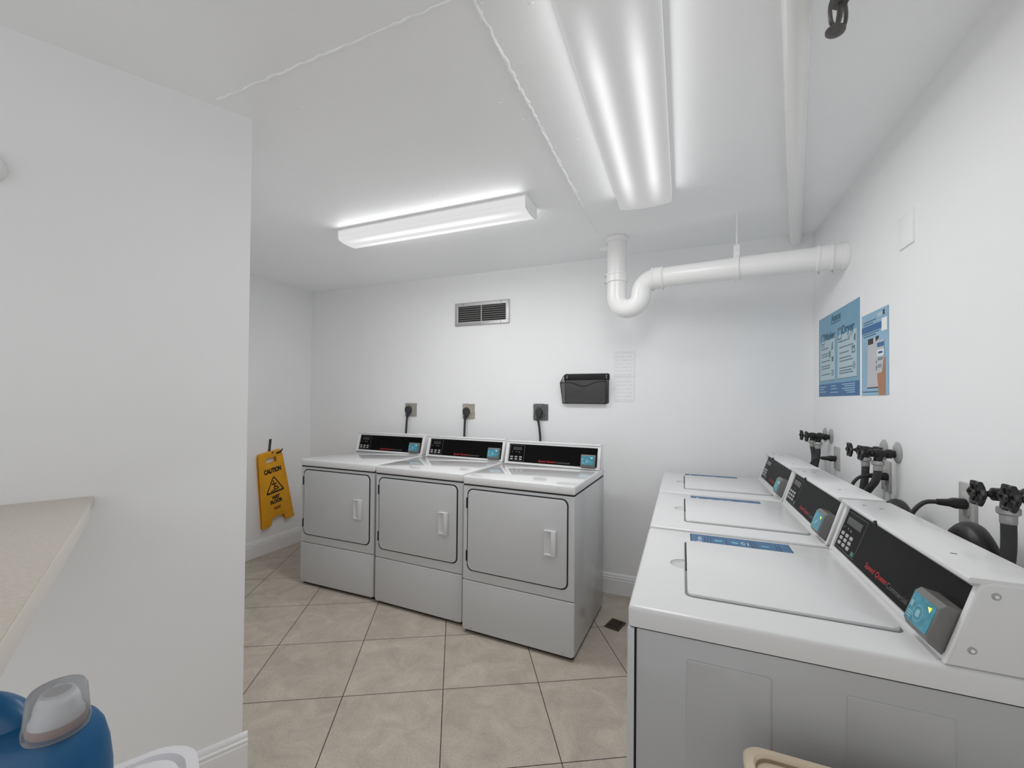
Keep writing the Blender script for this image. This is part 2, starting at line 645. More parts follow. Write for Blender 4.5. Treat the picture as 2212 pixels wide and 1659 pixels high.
ridge((-2.24, -2.145, H), (-1.30, -2.158, H), 0.016, 0.0050, 0.02, 1)
ridge((-1.30, -2.158, H), (-0.95, -2.17, H), 0.018, 0.0060, 0.015, 9)
ridge((-1.245, -2.16, H), (-1.235, -0.48, H), 0.020, 0.0065, 0.016, 2)
ridge((-1.245, -2.16, H), (-1.235, -0.48, H), 0.010, 0.0085, 0.022, 12)
ridge((-1.215, -0.898, H), (-0.308, -0.877, H), 0.008, 0.0016, 0.02, 3, 1)
for k in range(70):
    rnd = random.Random(100 + k)
    x, y = rnd.uniform(-2.2, -0.1), rnd.uniform(-2.7, -0.4)
    if k % 2:
        x = -1.24 + rnd.gauss(0, 0.05)
    r0 = rnd.uniform(0.002, 0.006)
    mb.lathe([(0, -r0 * 0.6), (r0 * 0.7, -r0 * 0.4), (r0, 0.001)], Matrix.Translation((x, y, H)), 6, sx=rnd.uniform(0.6, 2.0))
struct(mb, 'ceiling', M['ceiling'], 'white painted concrete ceiling with rough plaster seams and specks', 'ceiling')

struct(MB().box(-4.6, 0.15, 0, 0.15, 0, H), 'wall_back', M['wall'], 'white painted wall behind the three dryers, with the vent grille', 'wall')
struct(MB().box(0, 0.15, FB, 0, 0, H), 'wall_right', M['wall'], 'white painted wall behind the washers, with the blue posters', 'wall')
struct(MB().box(XL - 0.15, XL, -1.3, 0, 0, H), 'wall_alcove', M['wall'], 'white painted alcove wall where the yellow sign hangs', 'wall')
# angled partition: one solid block, its near face runs past the counter, its far face closes the alcove
pa = corner - wd * 3.05
pb = V((XL, corner.y + (corner.x - XL) / 0.88452128 * 0.46649985, 0))
pl_ = [(corner.x, corner.y), (pb.x, pb.y), (pb.x - 0.3, pb.y), (pb.x - 0.3, pa.y - 0.2), (pa.x, pa.y)]
struct(MB().prism(pl_, 0, H), 'wall_left', M['wall'], 'large grey-shaded white angled wall at the left, behind the beige counter', 'wall')


def baseboard(name, p0, p1, inward, label, ext0=0.0, ext1=0.0):
    """moulded skirting: profile in (depth, z) swept from p0 to p1"""
    p0, p1, n = V(p0), V(p1), V(inward)
    prof = [(0, 0), (0.016, 0), (0.016, 0.100), (0.013, 0.104), (0.0145, 0.110), (0.0145, 0.116), (0.009, 0.121), (0.0095, 0.130), (0.005, 0.139), (0, 0.142)]
    d = (p1 - p0).normalized()
    a, b = p0 - d * ext0, p1 + d * ext1
    mbb = MB()
    mbb.loft([[c + n * q[0] + V((0, 0, q[1])) for q in prof] for c in (a, b)])
    return struct(mbb, name, M['trim'], label, 'baseboard')


baseboard('baseboard_back', (XL, 0, 0), (0, 0, 0), (0, -1, 0), 'white moulded baseboard along the wall behind the dryers')
baseboard('baseboard_alcove', (XL, -1.02, 0), (XL, -0.017, 0), (1, 0, 0), 'white moulded baseboard under the yellow sign')
baseboard('baseboard_left', tuple(corner - wd * 2.9), tuple(corner), tuple(wn), 'white moulded baseboard at the foot of the angled left wall', ext1=0.016)
baseboard('baseboard_right', (0, FB, 0), (0, -0.017, 0), (-1, 0, 0), 'white moulded baseboard behind the washers')


# ------------------------------------------------------------------ ceiling lights
def fixture(name, label, loc, wid, length, along, h, side, watts, lensm):
    """wrap-around fluorescent fixture hung under the ceiling; local: along 0=x or 1=y, z=0 is the ceiling"""
    t = thing(name, label, 'ceiling light', loc)
    hw, hl = wid / 2, length / 2
    if along == 0:
        fr = frame((0, 0, 0), (0, 1, 0), (0, 0, 1), (1, 0, 0))       # poly x -> y, poly y -> z, extrude -> x
    else:
        fr = frame((0, 0, 0), (-1, 0, 0), (0, 0, 1), (0, 1, 0))
    MB().prism([(-hw * 0.98, -0.012), (hw * 0.98, -0.012), (hw * 0.98, -0.001), (-hw * 0.98, -0.001)], -hl, hl, M_=fr).build('housing', M['fixture'], t)
    prof = [(-hw, -0.012)]
    rc = 0.022
    N = 6
    sag = 0.006
    for k in range(N + 1):
        a = R(180 + 90 * k / N)
        prof.append((-hw + rc + rc * math.cos(a), -h + rc + rc * math.sin(a)))
    for k in range(1, 8):
        q = k / 8
        prof.append((-hw + rc + (wid - 2 * rc) * q, -h - sag * 4 * q * (1 - q)))
    for k in range(N + 1):
        a = R(270 + 90 * k / N)
        prof.append((hw - rc + rc * math.cos(a), -h + rc + rc * math.sin(a)))
    prof.append((hw, -0.012))
    MB().prism(prof, -hl + 0.006, hl - 0.006, M_=fr).build('diffuser', lensm, t)
    po = [(p[0] * 1.012, p[1] * 1.02) for p in prof]
    for s_ in (-1, 1):
        z0, z1 = (hl - 0.006, hl) if s_ > 0 else (-hl, -hl + 0.006)
        MB().prism(po, z0, z1, M_=fr).build('end_cap', M['fixture'], t)
    if watts <= 0:
        return t
    # the light the glowing diffuser gives off: underside and the two long sides
    def glow(w_, px, rot, sx, sy):
        ld = bpy.data.lights.new('tube_light', 'AREA')
        ld.shape = 'RECTANGLE'
        ld.size, ld.size_y = sx, sy
        ld.energy = w_
        lo = bpy.data.objects.new('tube_light', ld)
        COL.objects.link(lo)
        lo.parent = t
        lo.location = px
        lo.rotation_euler = rot
    if along == 0:
        glow(watts * (1 - side), (0, 0, -h - 0.010), (0, 0, 0), length * 0.97, wid * 0.85)
        for s_ in (-1, 1):
            glow(watts * side / 2, (0, s_ * (hw + 0.004), -0.040), (R(76) * s_, 0, 0), length * 0.97, 0.045)
    else:
        glow(watts * (1 - side), (0, 0, -h - 0.010), (0, 0, 0), wid * 0.85, length * 0.97)
        for s_ in (-1, 1):
            glow(watts * side / 2, (s_ * (hw + 0.004), 0, -0.040), (0, -R(76) * s_, 0), 0.045, length * 0.97)
    return t


fixture('fluorescent_fixture', 'white fluorescent light on the ceiling above the dryers, seen side on', (-2.085, -1.038, H), 0.168, 1.235, 0, 0.070, SIDE * 1.6, LAMP_FAR,
        lens_mat('diffuser_far', 1, 0, 0.084, 0.6175, 0.64, 0.50, 900))
fixture('fluorescent_fixture', 'large white fluorescent light on the ceiling overhead, seen end on', (-0.915, -1.515, H), 0.25, 1.235, 1, 0.070, SIDE, LAMP_NEAR,
        lens_mat('diffuser_near', 0, 1, 0.125, 0.6175, 0.40, 0.48, 620))

# ------------------------------------------------------------------ shared console of dryers and washers
W_D, W_W = 0.683, 0.647


def console(t, wid, yb, zb, yt, zt, yr, keys, text_u, reader_u, panel_u, is_washer, yc=None):
    yc = yt if yc is None else yc          # front of the overhanging cap
    L = math.hypot(yt - yb, zt - zb)
    vy, vz = (yt - yb) / L, (zt - zb) / L
    F = frame((0, yb, zb), (1, 0, 0), (0, vy, vz), (0, -vz, vy))
    sw = frame((0, 0, 0), (0, 1, 0), (0, 0, 1), (1, 0, 0))            # (y, z) profile swept along x
    hs = MB()
    hs.prism([(yb + 0.002, zb), (yt + 0.002, zt - 0.008), (yr, zt - 0.008), (yr, zb)], 0.006, wid - 0.006, M_=sw)
    hs.prism([(0.006, 0.0), (wid - 0.006, 0.0), (wid - 0.006, 0.0145), (0.006, 0.0145)], -0.002, 0.006, 0.003, M_=F)
    hs.prism([(0.012, L - 0.022), (wid - 0.012, L - 0.022), (wid - 0.012, L - 0.006), (0.012, L - 0.006)], -0.002, 0.003, 0.001, M_=F)
    hs.build('console', M['enamel_top'] if not is_washer else M['washer_top'], t)
    con = t.children[-1] if False else [c for c in t.children if c.name.startswith('console')][0]
    ym = (yt + yc) / 2
    endp = [(yb - 0.007, zb + 0.001), (ym - 0.008, zt - 0.014), (ym - 0.002, zt - 0.006), (ym + 0.012, zt - 0.002), (yr, zt - 0.002), (yr, zb + 0.001)]
    for x0 in (0.0, wid - (0.022 if not is_washer else 0.017)):
        MB().prism(endp, x0, x0 + (0.022 if not is_washer else 0.017), 0.005, M_=sw, seg=3, bottom=True).build('end_cap', M['enamel_top'] if not is_washer else M['washer_top'], con)
    cap = MB()
    cp = rrect(yc - 0.011, yr + 0.004, zt - 0.008, zt + 0.003, [0.0, 0.004, 0.005, 0.003], 3)
    cap.prism(cp, 0.003, wid - 0.003, 0.002, M_=sw, bottom=True)
    cap.build('console_cap', M['enamel_top'] if not is_washer else M['washer_top'], con)
    pm = M['panel_dark'] if is_washer else M['panel_black']
    pu0, pu1 = panel_u
    pan = MB().prism(rrect(pu0, pu1, 0.0155, L - 0.024, 0.003, 3), 0.0, 0.0015, M_=F).build('control_panel', pm, t)
    ku = pu0 + 0.006
    k1 = pu0 + (0.118 if not is_washer else 0.158)
    v1 = L - 0.030
    MB().plate([rrect(ku, k1, 0.021, v1, 0.003, 3), rrect(ku + 0.0016, k1 - 0.0016, 0.0226, v1 - 0.0016, 0.002, 3)], 0.0016, 0.002, M_=F).build('keypad_outline', M['grey_line'], pan)
    MB().prism([(ku + 0.022, 0.099), (k1 - 0.022, 0.099), (k1 - 0.022, 0.121), (ku + 0.022, 0.121)], 0.0016, 0.0022, M_=F).build('display', M['display'], pan)
    rows = 3 if is_washer else 2
    kw = (0.021, 0.0095) if not is_washer else (0.021, 0.0105)
    for j in range(rows):
        for i in range(3):
            u0 = keys[0] + i * keys[2]
            v0 = keys[1] + j * keys[3]
            kb = MB().prism(rrect(u0, u0 + kw[0], v0, v0 + kw[1], 0.003, 3), 0.0016, 0.0034, 0.0006, M_=F).build('key', M['key'], pan)
    if is_washer:
        kg = MB().prism(rrect(0.140, 0.160, 0.026, 0.039, 0.003, 3), 0.0016, 0.0034, 0.0006, M_=F).build('key', M['key_green'], pan)
        kg['label'] = 'green start key'
    for (a, v0, ww) in ((ku + 0.016, 0.083, 0.006), (ku + 0.046, 0.084, 0.008), (ku + 0.066, 0.082, 0.012)):
        MB().prism([(a, v0), (a + ww, v0), (a + ww, v0 + 0.006), (a, v0 + 0.006)], 0.0016, 0.002, M_=F).build('panel_mark', M['grey_line'], pan)
    a, b_, c_ = text_u
    MB().text('Speed Queen', F @ Matrix.Translation(((a + b_) / 2, 0.036 if is_washer else 0.030, 0.002)), b_ - a, 0.019, shear=0.25, bold=0.018).build('red_lettering', M['red'], pan)
    MB().text('Commercial', F @ Matrix.Translation(((b_ + c_) / 2 + 0.002, 0.036 if is_washer else 0.031, 0.002)), c_ - b_ - 0.004, 0.013, shear=0.0).build('grey_lettering', M['grey_print'], pan)
    # card reader
    ru0, ru1 = reader_u
    rd = MB()
    fr2 = F @ frame((0, 0, 0), (0, 1, 0), (0, 0, 1), (1, 0, 0))        # poly (v, n) swept along u
    d = 0.032 if not is_washer else 0.035
    rd.prism([(0.004, 0.0), (0.016, d * 0.8), (0.026, d), (0.084, d), (0.094, d * 0.8), (0.096, 0.0)], ru0, ru1, 0.003, M_=fr2, bottom=True, seg=3)
    ro = rd.build('card_reader', M['reader'], t)
    lab = MB().prism(rrect(ru0 + 0.005, ru1 - 0.005, 0.027, 0.083, 0.002, 3), d, d + 0.0008, M_=F).build('reader_label', M['teal'], ro)
    mk = MB()
    uc, vc = (ru0 + ru1) / 2, 0.050
    mk.plate([circle(uc - 0.004, vc, 0.016, 28), circle(uc - 0.004, vc, 0.0148, 28)], d + 0.0008, d + 0.0011, M_=F)
    mk.prism(rrect(uc - 0.010, uc + 0.002, vc - 0.007, vc + 0.007, 0.002, 3), d + 0.0008, d + 0.0011, M_=F)
    mk.prism(rrect(ru0 + 0.008, ru0 + 0.017, 0.054, 0.066, 0.001, 2), d + 0.0008, d + 0.0011, M_=F)
    for q in range(3):
        mk.prism(rrect(ru0 + 0.009, ru0 + 0.024, 0.033 + 0.005 * q, 0.0355 + 0.005 * q, 0.0005, 2), d + 0.0008, d + 0.0011, M_=F)
    mk.build('reader_print', M['teal_light'], ro)
    MB().prism([(ru1 - 0.028, 0.074), (ru1 - 0.016, 0.076), (ru1 - 0.018, 0.066)], d + 0.0008, d + 0.0016, M_=F).build('indicator_highlight', M['led'] if is_washer else M['highlight_cyan'], ro)  # LED on the washers; on the dryers a painted highlight
    return F, L, con


# ------------------------------------------------------------------ dryers
def make_dryer(label):
    t = thing('dryer', label, 'dryer', group='white dryers along the back wall')
    wid, dep = W_D, 0.692
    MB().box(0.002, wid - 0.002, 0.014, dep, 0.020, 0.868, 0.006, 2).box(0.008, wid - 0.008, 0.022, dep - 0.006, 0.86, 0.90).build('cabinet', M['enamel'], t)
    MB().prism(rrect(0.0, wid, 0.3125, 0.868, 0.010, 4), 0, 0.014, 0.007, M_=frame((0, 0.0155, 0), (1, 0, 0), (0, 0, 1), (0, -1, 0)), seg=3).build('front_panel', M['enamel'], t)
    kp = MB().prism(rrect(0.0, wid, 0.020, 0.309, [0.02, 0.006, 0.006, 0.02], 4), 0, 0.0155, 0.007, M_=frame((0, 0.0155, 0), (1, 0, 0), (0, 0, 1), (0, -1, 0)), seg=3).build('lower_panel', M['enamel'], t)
    for x in (0.060, 0.622):
        MB().cyl((x, 0.0005, 0.034), (x, -0.0022, 0.034), 0.0045, n=10).build('screw', M['galv'], kp)
    MB().box(0.004, wid - 0.004, 0.0035, dep - 0.004, 0.8675, 0.8755).build('seam_shade', M['gap_black'], t)  # black strip paints in the shade of the gap under the top
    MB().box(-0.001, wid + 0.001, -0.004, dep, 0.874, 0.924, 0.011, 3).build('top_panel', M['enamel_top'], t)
    fm = frame((0, 0.0012, 0), (1, 0, 0), (0, 0, 1), (0, -1, 0))
    door = MB().prism(rrect(0.037, 0.641, 0.377, 0.845, 0.032, 8), 0.0006, 0.0062, 0.003, M_=fm, seg=3).build('door', M['enamel'], t)
    MB().plate([rrect(0.0305, 0.6475, 0.3705, 0.8515, 0.036, 8), rrect(0.042, 0.636, 0.382, 0.840, 0.028, 8)], -0.002, 0.0034, M_=fm).build('door_gasket', M['gap_black'], door)
    for z0 in (0.425, 0.735):
        MB().box(0.0245, 0.0325, -0.0065, 0.001, z0, z0 + 0.062, 0.001).build('hinge', M['gap_black'], door)
    # handle: moulded pull with a scooped pocket open to the left
    hx, hz0, hz1 = 0.517, 0.541, 0.678
    h = MB()
    y0, y1 = -0.0046, -0.0235
    h.box(hx + 0.040, hx + 0.067, y1, y0, hz0, hz1, 0.003, 2)
    h.box(hx, hx + 0.045, y1, y0, hz1 - 0.007, hz1, 0.0022, 2)
    h.box(hx, hx + 0.045, y1 + 0.002, y0, hz0, hz0 + 0.013, 0.003, 2)
    h.prism([(hx, y1 + 0.006), (hx + 0.002, y1 + 0.004), (hx + 0.020, y0 - 0.005), (hx + 0.042, y0 - 0.001), (hx + 0.042, y0 + 0.0005), (hx, y0 + 0.0005)], hz0 + 0.004, hz1 - 0.004)
    h.build('handle', M['handle'], door)
    MB().box(0.012, wid - 0.012, 0.022, dep - 0.02, 0.004, 0.021).build('base_shadow', M['gap_black'], t)  # added black box paints in the shade under the dryer
    for x in (0.06, wid - 0.06):
        for y in (0.06, dep - 0.06):
            MB().cyl((x, y, 0.0), (x, y, 0.022), 0.018, n=14).build('foot', M['black'], t)
    console(t, wid, 0.562, 0.924, 0.606, 1.083, 0.660, (0.041, 0.030, 0.034, 0.016), (0.256, 0.377, 0.478), (0.560, 0.654), (0.028, 0.663), False)
    return t


dr = make_dryer('white front-loading dryer at the left end, nearest the yellow sign')
dr.location = (-3.3533, -0.7874, 0)
dr.rotation_euler.z = R(-0.35)
dr2 = dup(dr, (-2.6475, -0.806, 0), R(-2.43), 'white front-loading dryer in the middle of the three dryers')
dr3 = dup(dr, (-1.9388, -0.8804, 0), R(-2.77), 'white front-loading dryer at the right end, with its right side showing')


# ------------------------------------------------------------------ washers
def make_washer(label):
    t = thing('washing_machine', label, 'washing machine', group='white washing machines along the right wall')
    wid, dep = W_W, 0.705
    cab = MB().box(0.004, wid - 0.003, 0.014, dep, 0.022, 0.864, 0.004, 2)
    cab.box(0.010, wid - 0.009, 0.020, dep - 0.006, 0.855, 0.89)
    MB().box(0.005, wid - 0.004, 0.004, dep - 0.004, 0.8635, 0.8685).build('seam_shade', M['gap_black'], t)  # black strip darkens the shaded gap below the washer top
    # pressed panels in the right side, shallow pads
    sf = frame((wid - 0.003, 0, 0), (0, 1, 0), (0, 0, 1), (1, 0, 0))
    for (a, b_) in ((0.118, 0.276), (0.398, 0.554)):
        cab.prism(rrect(a, b_, 0.15, 0.82, 0.006, 3), -0.003, 0.0022, 0.0022, M_=sf)
    cab.build('cabinet', M['enamel_side_shade'], t)
    fp = MB().prism(rrect(0.001, wid, 0.022, 0.8635, 0.006, 3), 0, 0.0155, 0.006, M_=frame((0, 0.010, 0), (1, 0, 0), (0, 0, 1), (0, -1, 0)), seg=3).build('front_panel', M['enamel'], t)
    MB().box(0.007, wid - 0.005, 0.0095, 0.0145, 0.03, 0.862).build('panel_gap', M['gap_black'], fp)
    top = MB().prism(rrect(0, wid, -0.004, dep + 0.002, [0.012, 0.004, 0.004, 0.012], 4), 0.867, 0.912, 0.010, seg=4).build('top_panel', M['washer_top'], t)
    # finger scoop pressed into the top in front of the lid
    cut = MB().lathe([(0, -0.017)] + [(math.cos(R(a_)), math.sin(R(a_)) * 0.017) for a_ in range(-75, 76, 15)] + [(0, 0.017)], Matrix.Translation((0.3325, 0.112, 0.9145)) @ Matrix.Diagonal((0.040, 0.036, 1, 1)), 28).build('cutter', M['washer_top'])
    md = top.modifiers.new('cut', 'BOOLEAN')
    md.object = cut
    md.operation = 'DIFFERENCE'
    md.solver = 'EXACT'
    me = bpy.data.meshes.new_from_object(top.evaluated_get(bpy.context.evaluated_depsgraph_get()))
    top.modifiers.clear()
    me.name = 'top_panel'
    for e in me.edges:                      # crisp rim round the scoop
        va, vb = (me.vertices[i].co for i in e.vertices)
        if all(abs(v.z - 0.912) < 2e-5 and 0.05 < v.x < wid - 0.05 and 0.03 < v.y < 0.3 for v in (va, vb)):
            e.use_edge_sharp = True
    top.data = me
    bpy.data.objects.remove(cut)
    # lid with a groove round it
    lx0, lx1, ly0, ly1 = 0.124, 0.541, 0.121, 0.520
    lid = MB()
    lid.prism(rrect(lx0, lx1, ly0, ly1, [0.016, 0.012, 0.012, 0.016], 5), 0.9105, 0.9185, 0.005, seg=3)
    lid.build('lid', M['washer_top'], t)
    lo = [c for c in t.children if c.name.startswith('lid')][0]
    g = MB().plate([rrect(lx0 - 0.0045, lx1 + 0.0045, ly0 - 0.006, ly1 + 0.0045, 0.018, 5), rrect(lx0 + 0.004, lx1 - 0.004, ly0 + 0.004, ly1 - 0.004, 0.012, 5)], 0.9115, 0.9126).build('lid_groove', M['groove'], lo)
    MB().box(lx0 + 0.02, lx1 - 0.16, ly0 - 0.0035, ly0 + 0.002, 0.9122, 0.9165).build('lid_shadow_gap', M['gap_black'], lo)
    # hinge ramp behind the lid
    rp = MB().prism([(0.526, 0.911), (0.560, 0.918), (0.580, 0.918), (0.580, 0.905), (0.526, 0.905)], 0.02, wid - 0.02, M_=frame((0, 0, 0), (0, 1, 0), (0, 0, 1), (1, 0, 0)))
    rp.build('lid_hinge_ramp', M['washer_top'], t)
    # washer console
    F, L, con = console(t, wid, 0.5453, 0.912, 0.598, 1.069, 0.690, (0.031, 0.031, 0.033, 0.0155), (0.240, 0.366, 0.466), (0.540, 0.629), (0.008, 0.628), True, yc=0.5815)
    sw_y = wid
    for (y, z) in ((0.605, 1.045), (0.574, 0.946)):
        MB().cyl((wid - 0.001, y, z), (wid + 0.002, y, z), 0.0062, n=14, bev=0.001).build('screw', M['galv'], con)
        MB().cyl((wid + 0.0015, y, z), (wid + 0.0026, y, z), 0.0030, n=12).build('screw_recess', M['plastic_white'], con)
    MB().cyl((0.262, 0.566, 1.0635), (0.262, 0.574, 1.0665), 0.0062, n=14, bev=0.002).build('latch_knob', M['black'], con)
    for (x, y) in ((0.075, 0.60), (0.105, 0.63), (0.50, 0.61)):
        MB().box(x, x + 0.003, y, y + 0.010, 1.0718, 1.0725).build('cap_slot', M['gap_black'], con)
    for x in (0.06, wid - 0.06):
        for y in (0.06, dep - 0.06):
            MB().cyl((x, y, 0.0), (x, y, 0.024), 0.020, n=14).build('foot', M['black'], t)
    return t


def strip_sticker(label, x0, x1, y0, y1, z, rz):
    """blue instruction strip lying on a washer top (own local frame: x right, y back)"""
    return label


def add_strip(t, x0, x1, y0, y1):
    """blue instruction strip stuck to the top, left of the lid as one faces the machine"""
    st = MB().prism([(x0, y0), (x1, y0), (x1, y1), (x0, y1)], 0.9120, 0.9126).build('instruction_strip', M['blue_dark'], t)
    st['label'] = 'blue instruction sticker'
    b = 0.0035
    MB().prism([(x0 + b, y0 + b), (x1 - b, y0 + b), (x1 - b, y1 - b), (x0 + b, y1 - b)], 0.9126, 0.9129).build('strip_face', M['blue_strip'], st)
    m = MB()
    wx, ly = x1 - x0, y1 - y0
    q = lambda a0, a1, b0, b1: m.prism(rrect(x0 + wx * a0, x0 + wx * a1, y0 + ly * b0, y0 + ly * b1, 0.001, 2), 0.9129, 0.9131)
    q(0.25, 0.62, 0.085, 0.098)
    q(0.25, 0.62, 0.105, 0.118)
    q(0.28, 0.34, 0.085, 0.118)
    q(0.44, 0.50, 0.080, 0.122)
    q(0.74, 0.80, 0.070, 0.120)
    q(0.84, 0.89, 0.080, 0.115)
    q(0.36, 0.62, 0.520, 0.527)
    q(0.36, 0.62, 0.555, 0.562)
    q(0.36, 0.41, 0.520, 0.562)
    q(0.57, 0.62, 0.520, 0.562)
    q(0.36, 0.62, 0.585, 0.595)
    m.build('strip_symbol', M['strip_white'], st)
    m = MB()
    q = lambda a0, a1, b0, b1: m.prism(rrect(x0 + wx * a0, x0 + wx * a1, y0 + ly * b0, y0 + ly * b1, 0.003, 3), 0.9129, 0.9131)
    q(0.42, 0.58, 0.255, 0.330)
    q(0.42, 0.58, 0.425, 0.490)
    q(0.45, 0.57, 0.715, 0.790)
    m.build('strip_arrow', M['strip_cyan'], st)
    m = MB()
    for b0 in (0.15, 0.18, 0.21, 0.37, 0.62, 0.645, 0.67, 0.86, 0.89):
        m.prism([(x0 + wx * 0.15, y0 + ly * b0), (x0 + wx * 0.85, y0 + ly * b0), (x0 + wx * 0.85, y0 + ly * (b0 + 0.008)), (x0 + wx * 0.15, y0 + ly * (b0 + 0.008))], 0.9129, 0.9131)
    m.build('strip_text', M['blue_dark'], st)


XF = -0.8456
wa = make_washer('white top-loading washer nearest the viewer, grey-shaded side and screws in view')
wa.location = (XF, -2.1107 + 0.6468, 0)
wa.rotation_euler.z = R(-90)
wb = dup(wa, (XF, -1.4379 + 0.6468, 0), R(-90), 'white top-loading washer in the middle of the washer row')
wc = dup(wa, (XF, -0.7728 + 0.6468, 0), R(-90), 'white top-loading washer farthest away, next to the back wall')
add_strip(wa, 0.021, 0.122, 0.134, 0.425)
add_strip(wb, 0.044, 0.148, 0.146, 0.438)
add_strip(wc, 0.034, 0.150, 0.124, 0.414)
for t in (wb,):
    pass


# ------------------------------------------------------------------ back wall outlets and dryer cords
def dryer_outlet(label, x0, x1, z0, z1, m, ragged, seed):
    rnd = random.Random(seed)
    t = thing('power_outlet', label, 'outlet', ((x0 + x1) / 2, 0, z0), group='outlets above the dryers')
    a, hgt = (x1 - x0) / 2, z1 - z0
    poly = []
    base = [(-a, 0), (a, 0), (a, hgt), (-a, hgt)]
    for i in range(4):
        p, q = V((*base[i], 0)), V((*base[(i + 1) % 4], 0))
        for k in range(6):
            c = p.lerp(q, k / 6)
            j = ragged if k else 0
            poly.append((c.x + rnd.uniform(-j, j), c.y + rnd.uniform(-j, j)))
    fm = frame((0, 0, 0), (1, 0, 0), (0, 0, 1), (0, -1, 0))
    MB().prism(poly, 0.0, 0.007, 0.002, M_=fm).build('cover_plate', m, t)
    MB().lathe([(0.036, 0.006), (0.036, 0.010), (0.034, 0.011), (0, 0.011)], fm @ Matrix.Translation((0, hgt * 0.46, 0)), 28).build('socket_face', m, t)
    for z in (0.012, hgt - 0.012):
        MB().cyl((0, -0.006, z), (0, -0.0085, z), 0.004, n=10).build('screw', M['galv'], t)
    return t


dryer_outlet('pale beige power outlet above the left dryer', -3.000, -2.882, 1.224, 1.339, M['outlet_beige'], 0.0006, 1)
dryer_outlet('tan power outlet with ragged paint edge above the middle dryer', -2.426, -2.315, 1.219, 1.340, M['outlet_tan'], 0.0025, 2)
dryer_outlet('dark grey power outlet above the right dryer', -1.804, -1.688, 1.221, 1.345, M['outlet_dark'], 0.003, 3)


def place(o):
    """matrix that takes room coordinates into a machine's own frame"""
    return (Matrix.Translation(o.location) @ Matrix.Rotation(o.rotation_euler.z, 4, 'Z')).inverted()


def dryer_cord(own, xp, zp, xe):
    m0 = place(own) @ Matrix.Translation((xp, -0.0115, zp))
    dx = xe - xp
    c = MB(m0).tube([(-0.008, -0.019, -0.05), (dx * 0.5 - 0.004, -0.020, -0.10), (dx, -0.022, -0.19), (dx, -0.025, -0.26), (dx, -0.02, -0.33)], 0.0085, 12, smooth=5).build('power_cord', M['cord'], own)
    c['label'] = 'black power cord on the wall above'
    p = MB(m0)
    p.lathe([(0.0285, 0.0), (0.031, 0.006), (0.031, 0.024), (0.026, 0.034), (0, 0.036)], frame((0, 0, 0), (1, 0, 0), (0, 0, 1), (0, -1, 0)), 24, sx=0.95, sy=1.15)
    p.tube([(0, -0.016, -0.02), (-0.006, -0.018, -0.045), (-0.009, -0.019, -0.065)], [0.020, 0.014, 0.011], 14, smooth=4)
    p.build('plug', M['plug'], c)


dryer_cord(dr, -2.951, 1.281, -2.968)
dryer_cord(dr2, -2.380, 1.275, -2.392)
dryer_cord(dr3, -1.752, 1.282, -1.738)

# ------------------------------------------------------------------ vent grille
vx0, vx1, vz0, vz1 = -2.503, -2.013, 1.988, 2.178
t = thing('vent_grille', 'metal louvred vent grille high on the back wall', 'vent', ((vx0 + vx1) / 2, 0, vz0))
a, hgt = (vx1 - vx0) / 2, vz1 - vz0
fm = frame((0, 0, 0), (1, 0, 0), (0, 0, 1), (0, -1, 0))
MB().plate([rrect(-a, a, 0, hgt, 0.002, 2), rrect(-a + 0.030, a - 0.030, 0.031, hgt - 0.031, 0.001, 2)], 0.0, 0.014, 0.003, M_=fm).build('frame', M['steel'], t)
MB().box(-a + 0.024, a - 0.024, -0.002, -0.0003, 0.024, hgt - 0.024).build('backing', M['dark'], t)
MB().box(-0.003, 0.003, -0.013, -0.003, 0.030, hgt - 0.030).build('divider', M['steel'], t)
ns = 7
for k in range(ns):
    z = 0.034 + (hgt - 0.068) * (k + 0.5) / ns
    MB().prism([(-0.0105, z + 0.0040), (-0.0030, z - 0.0025), (-0.0022, z - 0.0018), (-0.0092, z + 0.0062), (-0.0105, z + 0.0062)], -a + 0.029, a - 0.029, M_=frame((0, 0, 0), (0, 1, 0), (0, 0, 1), (1, 0, 0))).build('slat', M['slat'], t)
for (x, z) in ((-a + 0.075, hgt - 0.014), (a - 0.07, hgt - 0.014), (a - 0.07, 0.014)):
    MB().box(x - 0.002, x + 0.002, -0.0148, -0.013, z - 0.006, z + 0.006).build('screw', M['dark'], t)

# ------------------------------------------------------------------ wire mesh wall pocket
px0, px1, pz0, pz1 = -1.580, -1.226, 1.354, 1.574
t = thing('wall_file_holder', 'black wire mesh file pocket on the back wall', 'file holder', ((px0 + px1) / 2, 0, pz0))
a, hgt = (px1 - px0) / 2, pz1 - pz0
MB().prism(rrect(-a + 0.02, a - 0.004, 0, hgt - 0.004, 0.012, 4), 0.001, 0.0025, M_=fm).build('back_panel', M['mesh_open'], t)
MB().prism(rrect(-a + 0.018, a, hgt - 0.046, hgt, [0.002, 0.014, 0.014, 0.002], 4), 0.0026, 0.0056, 0.001, M_=fm).build('top_rail', M['mesh_black'], t)
for x in (-a + 0.040, a - 0.022):
    for z in (hgt - 0.017, hgt - 0.030):
        MB().cyl((x, -0.0052, z), (x, -0.0072, z), 0.0042, n=10).build('screw', M['galv'], t)
wave = []
N = 28
for k in range(N + 1):
    q = k / N
    x = -a + 0.004 + (2 * a - 0.018) * q
    dip = 0.0
    if 0.16 < q < 0.86:
        dip = 0.5 - 0.5 * math.cos(2 * math.pi * (q - 0.16) / 0.70)
    wave.append((x, 0.152 + 0.008 * q - 0.030 * dip))
yb_, yt_ = -0.030, -0.062      # the pocket leans out towards the top


def pocket_pt(x, z):
    return V((x * (1 - 0.06 * (1 - z / 0.15)) , yb_ + (yt_ - yb_) * z / 0.15, z))


